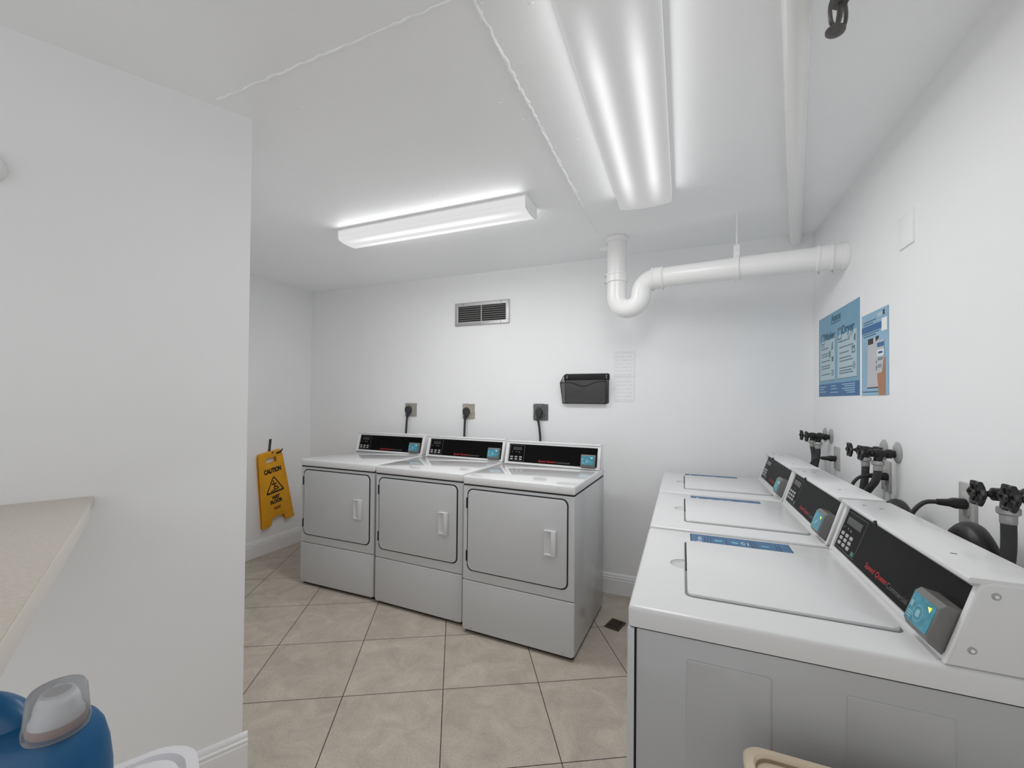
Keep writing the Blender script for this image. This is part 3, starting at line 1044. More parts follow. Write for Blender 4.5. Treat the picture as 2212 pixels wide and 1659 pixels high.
fp = MB()
lo_ = [pocket_pt(x, 0.0) for x, z in wave]
hi_ = [pocket_pt(x, z) for x, z in wave]
b = fp.bm
vl = [b.verts.new(p) for p in lo_]
vh = [b.verts.new(p) for p in hi_]
for i in range(N):
    b.faces.new((vl[i], vl[i + 1], vh[i + 1], vh[i]))
fpo = fp.build('front_panel', M['mesh_open'], t)
sd = MB()
b = sd.bm
for xs, sgn in ((0, 1), (N, -1)):
    p0, p1 = lo_[xs], hi_[xs]
    q0, q1 = V((p0.x, -0.003, 0.0)), V((p1.x + (0.014 if xs == 0 else 0.008), -0.003, hgt - 0.03))
    b.faces.new([b.verts.new(p) for p in (p0, p1, q1, q0)])
b.faces.new([b.verts.new(p) for p in (lo_[0], lo_[N], V((lo_[N].x, -0.003, 0)), V((lo_[0].x, -0.003, 0)))])
sd.build('side_panel', M['mesh_open'], t)
wr = MB()
wr.tube(hi_, 0.0032, 8)
wr.tube([hi_[0], lo_[0], lo_[N], hi_[N]], 0.0032, 8)
for xs in (0, N):
    wr.tube([hi_[xs], V((hi_[xs].x + (0.010 if xs == 0 else 0.004), -0.012, hgt - 0.020)), V((hi_[xs].x + (0.024 if xs == 0 else 0.010), -0.004, hgt - 0.004))], 0.0030, 8)
    wr.tube([lo_[xs], V((lo_[xs].x, -0.004, 0))], 0.0030, 8)
wr.tube([V((lo_[0].x + 0.02, -0.004, 0.0)), V((-a + 0.025, -0.004, hgt - 0.01))], 0.003, 8)
wr.build('wire_rim', M['mesh_black'], t)

# ------------------------------------------------------------------ notice sheets


def sheet(label, x0, x1, z0, z1, rows, cols, seed):
    rnd = random.Random(seed)
    t = thing('paper_notice', label, 'notice', ((x0 + x1) / 2, 0, z0), group='white paper notices beside the file pocket')
    a, hgt = (x1 - x0) / 2, z1 - z0
    MB().plate([rrect(-a, a, 0, hgt, 0.001, 2)], 0.0004, 0.0012, M_=fm).build('paper', M['paper'], t)
    e = MB()
    e.plate([rrect(-a, a, 0, hgt, 0.001, 2), rrect(-a + 0.0006, a - 0.0006, 0.0006, hgt - 0.0006, 0.001, 2)], 0.0012, 0.0014, M_=fm)
    for j in range(rows):
        for i in range(cols):
            x = -a + 0.010 + (2 * a - 0.020) * (i + (0.0 if j % 2 else 0.35)) / cols
            z = 0.012 + (hgt - 0.022) * j / (rows - 1)
            r0 = rnd.uniform(0.0010, 0.0021)
            e.prism([(x - r0, z - r0), (x + r0, z - r0), (x + r0, z + r0), (x - r0, z + r0)], 0.0012, 0.0014, M_=fm)
    e.build('printed_dots', M['paper_edge'], t)


sheet('white paper notice with dotted print, upper of the pair', -1.193, -1.052, 1.552, 1.727, 7, 9, 1)
sheet('white paper notice with dotted print, lower of the pair', -1.193, -1.052, 1.369, 1.550, 7, 9, 2)

# ------------------------------------------------------------------ drain pipe with trap
pA = V((-1.13, -0.355, 0))
pd_ = V((1.13, -0.205, 0)).normalized()
t = thing('drain_pipe', 'white painted drain pipe with U-shaped trap under the ceiling', 'pipe', (pA.x, pA.y, 0))
P = lambda s_, z: pd_ * s_ + V((0, 0, z))
pr = 0.059
path = [P(0, H - 0.005), P(0, 2.25), P(0, 2.12), P(0, 2.035)]
for k in range(1, 13):
    a_ = math.pi * k / 12
    path.append(P(0.0775 - 0.0775 * math.cos(a_), 2.032 - 0.0775 * math.sin(a_)))
path.append(P(0.155, 2.036))
for k in range(1, 9):
    a_ = math.pi / 2 * k / 8
    path.append(P(0.155 + 0.086 * (1 - math.cos(a_)), 2.036 + 0.086 * math.sin(a_)))
path += [P(0.30, 2.121), P(0.68, 2.114), P(1.165, 2.098)]


def trim_at_wall(o):
    for v in o.data.vertices:
        v.co.x = min(v.co.x, -0.0008 - pA.x)


trim_at_wall(MB().tube(path, pr, 28).build('pipe', M['pipe'], t))
MB().cyl(P(0, H - 0.032), P(0, H - 0.001), pr + 0.010, n=28, bev=0.003).build('ceiling_collar', M['pipe'], t)


def band(p0, p1, r, ears):
    b_ = MB()
    p0, p1 = V(p0), V(p1)
    d = (p1 - p0).normalized()
    b_.cyl(p0, p1, r, n=28, bev=0.002)
    b_.cyl(p0 + d * 0.002, p0 + d * 0.014, r + 0.003, n=28, bev=0.001)
    b_.cyl(p1 - d * 0.014, p1 - d * 0.002, r + 0.003, n=28, bev=0.001)
    o = b_.build('coupling_band', M['pipe'], t)
    for e_ in ears:
        for q in (p0 + d * 0.008, p1 - d * 0.008):
            MB().cyl(q + V(e_) * (r + 0.001), q + V(e_) * (r + 0.012), 0.005, n=10).build('clamp_screw', M['galv'], o)


band(P(0, 2.128), P(0, 2.188), pr + 0.006, [tuple(-pd_)])
band(P(0.222, 2.1225), P(0.292, 2.1215), pr + 0.005, [(0, 0, -1)])
band(P(1.030, 2.102), P(1.100, 2.0995), pr + 0.005, [(0, 0, -1)])
trim_at_wall(MB().cyl(P(1.128, 2.0985), P(1.165, 2.098), pr + 0.005, n=28).build('wall_collar', M['pipe'], t))
MB().box(-0.11, -0.05, -0.012, 0.012, 2.345, 2.365, 0.004).build('side_cleat', M['pipe'], t)
ho = V(pd_ * 0.676 + V((0, 0, 2.05)))
zc = 2.114 - 2.05
pn = V((-pd_.y, pd_.x, 0))
st = MB(Matrix.Translation(ho))
st.loft([[pd_ * q + pn * (rr * math.cos(R(a_))) + V((0, 0, zc + rr * math.sin(R(a_)))) for (q, rr) in ((-0.015, pr + 0.0008), (0.015, pr + 0.0008), (0.015, pr + 0.007), (-0.015, pr + 0.007))] for a_ in range(-260, 81, 10)])
for s_ in (-1, 1):
    st.loft([[pd_ * q + pn * (y * s_) + V((0, 0, z)) for (q, y) in ((-0.015, o_), (0.015, o_), (0.015, o_ + 0.003), (-0.015, o_ + 0.003))] for (z, o_) in ((zc + pr * 0.85, 0.024), (zc + pr + 0.04, 0.006), (0.190, 0.005))])
hg = st.build('hanger_strap', M['pipe'], t)
MB(Matrix.Translation(ho)).tube([(0, 0, 0.165), (0, 0, H - 2.05)], 0.0055, 10).build('rod', M['pipe'], hg)
MB(Matrix.Translation(ho)).cyl(tuple(pn * 0.012 + V((0, 0, 0.165))), tuple(pn * -0.014 + V((0, 0, 0.165))), 0.006, n=8).build('bolt', M['pipe'], hg)

# pipe fixed along the ceiling
cz = H - 0.034
t = thing('ceiling_pipe', 'white painted straight pipe running along the ceiling to the back wall', 'pipe', (-0.094, -0.01, cz))
dirp = V((-0.380, -1.835, 0)).normalized()
MB().tube([(0, 0.008, 0), tuple(dirp * 2.4), tuple(dirp * 4.6)], 0.032, 24).build('pipe', M['pipe'], t)
for q in (0.9, 2.6, 4.0):
    o = MB()
    c = dirp * q
    sdir = V((-dirp.y, dirp.x, 0))
for (q, hh) in ((0.45, 0), ):
    pass

# ------------------------------------------------------------------ sprinkler head
ax = (V((0, 0, 1)) * math.cos(R(9)) + r_ * math.sin(R(9))).normalized()
dfl = V((-0.404, -1.886, 2.266))
t = thing('fire_sprinkler', 'dark metal fire sprinkler head hanging from the ceiling', 'sprinkler', tuple(dfl))
q4 = frame((0, 0, 0), tuple((r_ - ax * r_.dot(ax)).normalized()), tuple(ax.cross((r_ - ax * r_.dot(ax)).normalized())), tuple(ax)) @ Matrix.Rotation(R(25), 4, 'Z') @ Matrix.Scale(1.12, 4)
d_ = MB(q4)
d_.lathe([(0, -0.010), (0.010, -0.010), (0.018, -0.006), (0.0185, -0.003), (0.010, -0.003), (0.008, 0.004), (0, 0.004)], None, 20)
d_.build('deflector', M['sprinkler'], t)
for s_ in (-1, 1):
    MB(q4).tube([(0.003 * s_, 0, 0.000), (0.019 * s_, 0, 0.006), (0.028 * s_, 0, 0.026), (0.026 * s_, 0, 0.048), (0.012 * s_, 0, 0.064)], [0.0045, 0.0042, 0.0040, 0.0042, 0.006], 10, smooth=5).build('frame_arm', M['sprinkler'], t)
MB(q4).tube([(0, 0, 0.002), (0.006, 0, 0.028), (0, 0, 0.056)], [0.004, 0.006, 0.004], 10, smooth=4).build('heat_link', M['sprinkler'], t)
MB(q4).lathe([(0, 0.054), (0.014, 0.054), (0.017, 0.060), (0.017, 0.074), (0.012, 0.078), (0.012, 0.090), (0, 0.090)], None, 18).build('body', M['sprinkler'], t)
tp = ax * 0.0985
MB().tube([tuple(tp), tuple(tp + ax * 0.012), tuple(tp + V((0.010, 0.004, 0.030))), (tp.x + 0.010, tp.y + 0.004, H - dfl.z)], 0.012, 12, smooth=4).build('drop_pipe', M['pipe'], t)

# ------------------------------------------------------------------ things on the right wall
rm = frame((0, 0, 0), (0, -1, 0), (0, 0, 1), (-1, 0, 0))       # poly x -> -y (viewer's right), y -> z, out of the wall -> -x


def poster(name, label, y0, y1, z0, z1):
    return thing(name, label, 'poster', (0, y0, z0)), (y0 - y1), (z1 - z0)


# big washer/dryer instructions
t, pw, ph = poster('instruction_poster', 'blue poster headed Washer and Dryer, larger of the two, nearer the corner', -0.124, -0.735, 1.4105, 1.855)
MB().prism([(0, 0), (pw, 0), (pw, ph), (0, ph)], 0.0005, 0.0022, M_=rm).build('sheet', M['poster_blue'], t)
MB().prism([(0.004, 0.0), (pw, 0.0), (pw, 0.068), (0.004, 0.068)], 0.0022, 0.0026, M_=rm).build('footer_band', M['poster_navy'], t)
c0, c1 = (0.026, 0.279), (0.320, 0.580)
for (x0, x1) in (c0, c1):
    MB().prism([(x0, 0.089), (x1, 0.089), (x1, 0.310), (x0, 0.310)], 0.0022, 0.0026, M_=rm).build('text_column', M['poster_pale'], t)
    MB().prism([(x0, 0.086), (x1, 0.086), (x1, 0.089), (x0, 0.089)], 0.0022, 0.0026, M_=rm).build('column_rule', M['poster_ink'], t)
MB().text('Amos', rm @ Matrix.Translation((0.290, 0.413, 0.0026)), 0.150, 0.038, bold=0.05).build('title', M['poster_title'], t)
MB().prism([(0.215, 0.383), (0.365, 0.383), (0.365, 0.389), (0.215, 0.389)], 0.0022, 0.0026, M_=rm).build('title_rule', M['poster_title'], t)
MB().text('Washer', rm @ Matrix.Translation((0.190, 0.328, 0.0030)), 0.175, 0.042, bold=0.025).build('heading', M['poster_title'], t)
MB().text('Dryer', rm @ Matrix.Translation((0.470, 0.322, 0.0030)), 0.165, 0.058, bold=0.025).build('heading', M['poster_title'], t)
for (x0, z0) in ((0.045, 0.290), (0.325, 0.285)):
    o = MB().plate([rrect(x0, x0 + 0.056, z0, z0 + 0.062, 0.004, 3), rrect(x0 + 0.006, x0 + 0.050, z0 + 0.006, z0 + 0.050, 0.003, 3)], 0.0026, 0.0031, M_=rm)
    o.prism([(x0 - 0.002, z0 - 0.012), (x0 + 0.060, z0 - 0.012), (x0 + 0.060, z0 - 0.008), (x0 - 0.002, z0 - 0.008)], 0.0026, 0.0031, M_=rm)
    o.build('machine_icon', M['poster_ink'], t)
tx = MB()
rnd = random.Random(5)
for (x0, x1, rows) in ((0.050, 0.215, (0.262, 0.232, 0.219, 0.192, 0.166, 0.152, 0.118)), (0.350, 0.540, (0.270, 0.240, 0.212, 0.186, 0.171, 0.136, 0.122, 0.110))):
    for z in rows:
        xe = x1 - rnd.uniform(0, 0.06)
        x = x0
        while x < xe:
            w_ = rnd.uniform(0.012, 0.028)
            tx.prism([(x, z), (min(xe, x + w_), z), (min(xe, x + w_), z + 0.006), (x, z + 0.006)], 0.0026, 0.0029, M_=rm)
            x += w_ + 0.004
tx.build('body_text', M['poster_ink'], t)
ic = MB()
ic.prism([(0.225, 0.245), (0.245, 0.250), (0.248, 0.288), (0.238, 0.290), (0.228, 0.270)], 0.0026, 0.003, M_=rm)
ic.prism([(0.190, 0.205), (0.208, 0.212), (0.205, 0.248), (0.190, 0.245)], 0.0026, 0.003, M_=rm)
ic.prism([(0.230, 0.185), (0.258, 0.187), (0.258, 0.212), (0.230, 0.210)], 0.0026, 0.003, M_=rm)
ic.prism([(0.545, 0.262), (0.565, 0.252), (0.568, 0.288), (0.550, 0.284)], 0.0026, 0.003, M_=rm)
ic.plate([rrect(0.520, 0.560, 0.200, 0.235, 0.006, 3), rrect(0.527, 0.553, 0.207, 0.222, 0.003, 3)], 0.0026, 0.003, M_=rm)
ic.plate([[(0.505 + 0.034 * math.cos(a_ * math.pi / 12) + 0.0, 0.292 + 0.009 * math.sin(a_ * math.pi / 12) + 0.010 * math.cos(a_ * math.pi / 12)) for a_ in range(24)],
          [(0.505 + 0.029 * math.cos(a_ * math.pi / 12), 0.292 + 0.006 * math.sin(a_ * math.pi / 12) + 0.009 * math.cos(a_ * math.pi / 12)) for a_ in range(24)]], 0.0026, 0.003, M_=rm)
ic.build('icon', M['poster_ink'], t)
ic = MB()
ic.prism(circle(0.548, 0.142, 0.019, 20), 0.0026, 0.003, M_=rm)
ic.prism([(0.228, 0.108), (0.262, 0.108), (0.262, 0.142), (0.228, 0.142)], 0.0026, 0.003, M_=rm)
ic.build('faint_icon', mat('poster_faint_ink', (0.25, 0.35, 0.40), 0.5), t)
for (x0, x1, z, k) in ((0.020, 0.130, 0.050, 0), (0.020, 0.100, 0.037, 0), (0.020, 0.135, 0.023, 0), (0.215, 0.300, 0.052, 0), (0.215, 0.310, 0.037, 0), (0.205, 0.330, 0.018, 0),
                       (0.385, 0.560, 0.055, 0), (0.420, 0.560, 0.045, 0), (0.385, 0.560, 0.034, 0), (0.420, 0.560, 0.024, 0), (0.455, 0.560, 0.014, 0)):
    MB().prism([(x0, z), (x1, z), (x1, z + 0.0045), (x0, z + 0.0045)], 0.0026, 0.0029, M_=rm).build('footer_text', M['poster_line'], t)

# smaller phone-app poster
t, pw, ph = poster('instruction_poster', 'narrow pale blue poster showing a hand with a phone, right of the larger poster', -0.764, -1.0265, 1.4075, 1.758)
MB().prism([(0, 0), (pw, 0), (pw, ph), (0, ph)], 0.0005, 0.0022, M_=rm).build('sheet', M['poster_sky'], t)
MB().prism([(0.002, 0.270), (0.200, 0.270), (0.200, 0.298), (0.002, 0.298)], 0.0022, 0.0026, M_=rm).build('blue_band', M['poster_navy'], t)
MB().prism([(0.060, 0.034), (0.178, 0.034), (0.176, 0.238), (0.068, 0.238)], 0.0022, 0.0026, M_=rm).build('machine_picture', M['poster_grey'], t)
MB().prism([(0.060, 0.030), (0.176, 0.030), (0.176, 0.0345), (0.060, 0.0345)], 0.0022, 0.0028, M_=rm).build('base_line', M['ink'], t)
d_ = MB().prism([(0.070, 0.216), (0.122, 0.216), (0.122, 0.240), (0.070, 0.240)], 0.0026, 0.003, M_=rm)
d_.prism([(0.148, 0.222), (0.176, 0.232), (0.176, 0.243), (0.148, 0.243)], 0.0026, 0.003, M_=rm)
d_.build('dark_panel', M['ink'], t)
MB().prism([(0.178, 0.0), (0.236, 0.0), (0.237, 0.149), (0.215, 0.149), (0.160, 0.090)], 0.0026, 0.003, M_=rm).build('arm_picture', M['poster_skin'], t)
MB().prism([(0.160, 0.088), (0.208, 0.092), (0.226, 0.150), (0.228, 0.222), (0.162, 0.224)], 0.003, 0.0036, M_=rm).build('phone_picture', M['poster_grey'], t)
MB().prism([(0.165, 0.196), (0.226, 0.196), (0.226, 0.214), (0.165, 0.214)], 0.0036, 0.004, M_=rm).build('phone_header', M['poster_navy'], t)
MB().prism([(0.164, 0.160), (0.226, 0.160), (0.226, 0.184), (0.164, 0.184)], 0.0036, 0.0038, M_=rm).build('phone_card', M['paper'], t)
k_ = MB().prism(rrect(0.174, 0.216, 0.168, 0.178, 0.004, 3), 0.0038, 0.0042, M_=rm)
k_.build('phone_button', M['poster_navy'], t)
k_ = MB()
for (x0, x1, z) in ((0.170, 0.220, 0.148), (0.170, 0.214, 0.142), (0.168, 0.208, 0.120), (0.168, 0.205, 0.112)):
    k_.prism([(x0, z), (x1, z), (x1, z + 0.004), (x0, z + 0.004)], 0.0036, 0.004, M_=rm)
for (x0, x1, z) in ((0.150, 0.158, 0.132), (0.148, 0.158, 0.112), (0.150, 0.158, 0.102)):
    k_.prism([(x0, z), (x1, z), (x1, z + 0.010), (x0, z + 0.010)], 0.0026, 0.003, M_=rm)
k_.build('picture_text', M['poster_ink'], t)
k_ = MB()
for (x0, x1, z) in ((0.020, 0.150, 0.314), (0.020, 0.120, 0.304), (0.010, 0.180, 0.262), (0.020, 0.150, 0.252), (0.010, 0.170, 0.013)):
    MB().prism([(x0, z), (x1, z), (x1, z + 0.0042), (x0, z + 0.0042)], 0.0022, 0.0026, M_=rm).build('small_text', M['poster_title'], t)
MB().prism([(0.165, 0.320), (0.208, 0.320), (0.208, 0.336), (0.165, 0.336)], 0.0022, 0.0026, M_=rm).build('corner_patch', M['poster_pale'], t)
MB().prism([(0.213, 0.322), (0.232, 0.322), (0.228, 0.330), (0.232, 0.340), (0.213, 0.340), (0.218, 0.331)], 0.0022, 0.0026, M_=rm).build('corner_mark', M['ink'], t)
MB().prism([(0.204, 0.257), (0.252, 0.257), (0.252, 0.308), (0.204, 0.308)], 0.0022, 0.0028, M_=rm).build('white_tag', M['paper'], t)

# blank cover plate
t = thing('blank_wall_plate', 'blank white cover plate high on the right wall', 'wall plate', (0, -1.174, 1.934))
MB().prism(rrect(-0.053, 0.053, 0, 0.121, 0.004, 3), 0.0, 0.007, 0.003, M_=rm).build('plate', M['wall'], t)


def right_outlet(label, y, z0, cord):
    t = thing('wall_outlet', label, 'outlet', (0, y, z0), group='outlets behind the washers')
    MB().prism(rrect(-0.036, 0.036, 0, 0.117, 0.004, 3), 0, 0.008, 0.003, M_=rm).build('cover_plate', M['outlet_grey'], t)
    for z in (0.038, 0.078):
        MB().prism(rrect(-0.017, 0.017, z - 0.014, z + 0.014, 0.008, 4), 0.007, 0.0105, 0.001, M_=rm).build('socket', M['outlet_grey'], t)
    return t


def right_cord(own, y, z, pts):
    m0 = place(own) @ Matrix.Translation((-0.0108, y, z))
    c = MB(m0).tube([(-0.05, 0, 0)] + pts, 0.0062, 10, smooth=6).build('power_cord', M['cord'], own)
    c['label'] = 'black power cord behind the machine'
    p = MB(m0)
    p.loft([[V((x, yy, zz)) for (yy, zz) in rrect(-a_, a_, -b_, b_, min(a_, b_) * 0.6, 3)] for (x, a_, b_) in ((0, 0.015, 0.014), (-0.022, 0.015, 0.014), (-0.034, 0.011, 0.010), (-0.058, 0.008, 0.008))])
    p.build('plug', M['black'], c)


right_outlet('grey wall outlet behind the farthest washer', -0.440, 1.032, True)
right_outlet('grey wall outlet under the middle pair of taps', -1.012, 1.034, True)
right_outlet('grey wall outlet behind the nearest washer', -1.522, 1.037, True)
right_cord(wc, -0.440, 1.087, [(-0.085, 0.004, -0.004), (-0.105, 0.006, -0.05), (-0.106, 0.0, -0.13), (-0.100, 0.0, -0.25)])
right_cord(wb, -1.032, 1.092, [(-0.085, 0, -0.010), (-0.110, -0.002, -0.05), (-0.116, -0.004, -0.13), (-0.112, 0, -0.25)])
right_cord(wa, -1.522, 1.096, [(-0.085, 0.004, -0.006), (-0.112, 0.008, -0.045), (-0.118, 0.008, -0.10), (-0.110, 0.0, -0.25)])


# ------------------------------------------------------------------ taps and hoses
def tap(label, y, z, group='pairs of black taps above the washers'):
    """black hose bib sticking out of the wall with a spoked wheel handle, outlet facing down"""
    t = thing('water_tap', label, 'tap', (0, y, z), group=group)
    out = frame((0, 0, 0), (0, -1, 0), (0, 0, 1), (-1, 0, 0))
    MB().lathe([(0, 0.001), (0.036, 0.001), (0.036, 0.003), (0.028, 0.008), (0.015, 0.010), (0.0, 0.010)], out @ Matrix.Translation((0, 0.006, 0)), 24, sx=0.95, sy=1.1).build('wall_flange', M['flange'], t)
    b_ = MB()
    b_.lathe([(0, 0.004), (0.013, 0.004), (0.013, 0.018), (0.017, 0.020), (0.017, 0.034), (0.013, 0.037), (0.014, 0.048), (0.0165, 0.054), (0.0165, 0.070), (0.012, 0.074), (0.0145, 0.076), (0.0145, 0.086), (0.008, 0.090), (0.006, 0.096), (0, 0.096)], out, 18)
    b_.tube([(-0.050, 0, 0.0), (-0.058, 0, -0.014), (-0.060, 0, -0.028)], [0.013, 0.014, 0.0135], 14, smooth=4)
    b_.build('valve_body', M['black_paint'], t)
    MB().tube([(-0.092, 0, 0), (-0.114, 0, 0)], 0.0038, 10).build('stem', M['black_paint'], t)
    h = MB()
    pts = []
    for k in range(24):
        a_ = 2 * math.pi * k / 24
        rr = 0.0235 + 0.0035 * math.cos(6 * a_)
        pts.append((-0.112 - 0.0012 * math.cos(6 * a_), rr * math.cos(a_), rr * math.sin(a_)))
    h.tube(pts, 0.0052, 8, closed=True)
    for k in range(3):
        a_ = math.pi * k / 3 + 0.3
        h.tube([(-0.112, 0.023 * math.cos(a_), 0.023 * math.sin(a_)), (-0.112, -0.023 * math.cos(a_), -0.023 * math.sin(a_))], 0.0042, 8)
    h.lathe([(0, 0.106), (0.008, 0.106), (0.008, 0.118), (0.004, 0.121), (0, 0.121)], out, 12)
    h.build('wheel_handle', M['black_paint'], t)
    return t


def hose(label, y, z, pts):
    """coupling nut, ferrule and hose hanging under a tap"""
    t = thing('water_hose', label, 'hose', (-0.060, y, z - 0.028), group='water hoses under the taps')
    MB().lathe([(0, 0.0), (0.0185, 0.0), (0.0195, -0.003), (0.0195, -0.013), (0.0165, -0.016), (0.0, -0.016)], None, 16).build('coupling_nut', M['galv'], t)
    MB().lathe([(0, -0.015), (0.0135, -0.015), (0.0142, -0.018), (0.0142, -0.034), (0.0135, -0.036), (0, -0.036)], None, 16).build('ferrule', M['galv'], t)
    MB().tube([(0, 0, -0.034)] + pts, 0.0128, 14, smooth=6).build('tube', M['hose'], t)


T3 = 1.190
tap('black tap above the farthest washer, far one of its pair', -0.235, T3)
tap('black tap above the farthest washer, near one of its pair', -0.339, T3)
hose('dark hose hanging from the far tap above the farthest washer', -0.235, T3, [(0.002, -0.010, -0.06), (0.0, -0.030, -0.10), (-0.008, -0.036, -0.15), (-0.018, -0.034, -0.26), (-0.02, -0.03, -0.38)])
hose('dark hose hanging from the near tap above the farthest washer', -0.339, T3, [(-0.002, 0, -0.08), (-0.012, 0.0, -0.14), (-0.020, 0.004, -0.26), (-0.02, 0.004, -0.38)])
tap('black tap above the middle washer, far one of its pair', -0.985, T3 - 0.004)
tap('black tap above the middle washer, near one of its pair', -1.100, T3 - 0.004)
hose('dark hose hanging straight from the far tap of the middle pair', -0.985, T3 - 0.004, [(-0.002, 0.0, -0.08), (-0.008, 0.004, -0.14), (-0.016, 0.010, -0.24), (-0.02, 0.01, -0.36)])
hose('dark hose bending away under the near tap of the middle pair', -1.100, T3 - 0.004, [(-0.004, 0.008, -0.075), (-0.016, 0.035, -0.115), (-0.024, 0.075, -0.16), (-0.022, 0.085, -0.24), (-0.02, 0.085, -0.36)])
tap('black tap at the right edge of the photo, far one of its pair', -1.790, T3 - 0.020)
tap('black tap at the right edge of the photo, near one of its pair', -1.895, T3 - 0.010)
hose('dark hose at the right edge, from the far tap of the nearest pair', -1.790, T3 - 0.020, [(0, 0, -0.09), (-0.004, 0.002, -0.16), (-0.006, 0.004, -0.26), (-0.006, 0.004, -0.36)])


def drain_hose(label, y, zt):
    t = thing('drain_hose', label, 'hose', (-0.075, y, 0.60), group='black drain hoses behind the washers')
    pts = [(0.0, 0.055, 0), (0.0, 0.055, 0.25), (0, 0.052, zt - 0.64), (0, 0.036, zt - 0.608), (0, 0.0, zt - 0.592), (0, -0.036, zt - 0.612), (0.010, -0.052, zt - 0.66), (0.034, -0.060, zt - 0.74), (0.042, -0.062, 0.25), (0.042, -0.062, 0)]
    MB().tube(pts, 0.026, 16, smooth=6).build('tube', M['drain_hose'], t)


drain_hose('black drain hose arching up behind the nearest washer', -1.692, 1.048)
drain_hose('black drain hose arching up behind the middle washer', -1.300, 1.022)

# ------------------------------------------------------------------ wet floor sign and its strap
up = V((0, -0.155, 0.988)).normalized()
ac = V((0, 0.988, 0.155)).normalized()
so = V((XL + 0.0, -0.363, 0.248))
t = thing('wet_floor_sign', 'yellow plastic caution wet floor sign hanging on the alcove wall', 'sign', tuple(so))


def sgn(x):
    return frame((x, 0, 0), ac, up, (1, 0, 0))


hgt = 0.655


def sign_outline(k=1.0):
    o = [(-0.158, 0.0), (-0.085, 0.004), (-0.070, 0.020), (-0.062, 0.058), (-0.040, 0.066), (0.040, 0.066), (0.062, 0.058), (0.070, 0.020), (0.085, 0.004), (0.158, 0.0), (0.163, 0.012),
         (0.158, 0.045), (0.120, hgt - 0.060), (0.112, hgt - 0.010), (0.100, hgt), (-0.100, hgt), (-0.112, hgt - 0.010), (-0.120, hgt - 0.060), (-0.158, 0.045), (-0.163, 0.012)]
    return [(x * k, y) for x, y in o]


hole = rrect(-0.050, 0.050, hgt - 0.098, hgt - 0.050, 0.010, 4)
MB().plate([sign_outline(), hole], 0.030, 0.040, 0.0025, M_=sgn(0)).build('front_panel', M['yellow'], t)
MB().plate([sign_outline(0.98), hole], 0.006, 0.014, 0.0025, M_=sgn(0)).build('back_panel', M['yellow'], t)
MB().prism(rrect(-0.104, 0.104, hgt - 0.030, hgt + 0.004, 0.008, 4), 0.008, 0.036, 0.004, M_=sgn(0), bottom=True).build('hinge_top', M['yellow'], t)
rb = MB()
for s_ in (-1, 1):
    rb.tube([sgn(0.0395) @ V((s_ * 0.147, 0.06, 0)), sgn(0.0395) @ V((s_ * 0.112, hgt - 0.07, 0))], 0.0035, 8)
rb.tube([sgn(0.0395) @ V((-0.140, 0.075, 0)), sgn(0.0395) @ V((-0.060, 0.100, 0)), sgn(0.0395) @ V((0.060, 0.100, 0)), sgn(0.0395) @ V((0.140, 0.075, 0))], 0.0030, 8, smooth=4)
rb.build('rib', M['yellow'], t)
MB().text('CAUTION', sgn(0.0403) @ Matrix.Translation((0.0, 0.490, 0)), 0.170, 0.046, bold=0.075).build('lettering', M['ink'], t)
MB().text('WET', sgn(0.0403) @ Matrix.Translation((-0.002, 0.245, 0)), 0.080, 0.034, bold=0.075).build('lettering', M['ink'], t)
MB().text('FLOOR', sgn(0.0403) @ Matrix.Translation((0.0, 0.207, 0)), 0.122, 0.036, bold=0.075).build('lettering', M['ink'], t)
lb = MB()
lb.prism(rrect(-0.034, 0.036, 0.148, 0.158, 0.002, 2), 0.0402, 0.0406, M_=sgn(0))
lb.prism(rrect(-0.030, 0.030, 0.134, 0.143, 0.002, 2), 0.0402, 0.0406, M_=sgn(0))
lb.build('small_print', M['ink_brown'], t)


def rtri(cx, cy, s_, r, n=5):
    v = [V((cx, cy + s_ * 1.02)), V((cx - s_, cy - s_ * 0.62)), V((cx + s_, cy - s_ * 0.62))]
    c = V((cx, cy - 0.05 * s_))
    out = []
    for i, p in enumerate(v):
        a, b_ = (v[i - 1] - p).normalized(), (v[(i + 1) % 3] - p).normalized()
        p0, p1 = p + a * r * 1.7, p + b_ * r * 1.7
        for k in range(n + 1):
            q = k / n
            out.append(tuple((1 - q) ** 2 * p0 + 2 * q * (1 - q) * p + q * q * p1))
    return out


pic = MB()
pic.plate([rtri(0, 0.345, 0.096, 0.014), rtri(0, 0.347, 0.076, 0.008)], 0.0402, 0.0408, M_=sgn(0))
B = lambda *p: pic.tube([sgn(0.0402) @ V((x, y + 0.345, 0)) for x, y in p], 0.0048, 6)
pic.prism(circle(-0.006, 0.345 + 0.046, 0.0075, 12), 0.0402, 0.0408, M_=sgn(0))
B((-0.008, 0.036), (-0.004, 0.012), (0.004, -0.006))
B((-0.008, 0.028), (-0.022, 0.020), (-0.026, 0.030))
B((-0.004, 0.020), (0.014, 0.026), (0.018, 0.014))
B((0.004, -0.006), (0.022, -0.004), (0.032, -0.020))
B((0.002, -0.006), (-0.010, -0.014), (0.000, -0.026))
B((-0.040, -0.038), (0.000, -0.034), (0.036, -0.026))
pic.build('pictogram', M['ink'], t)

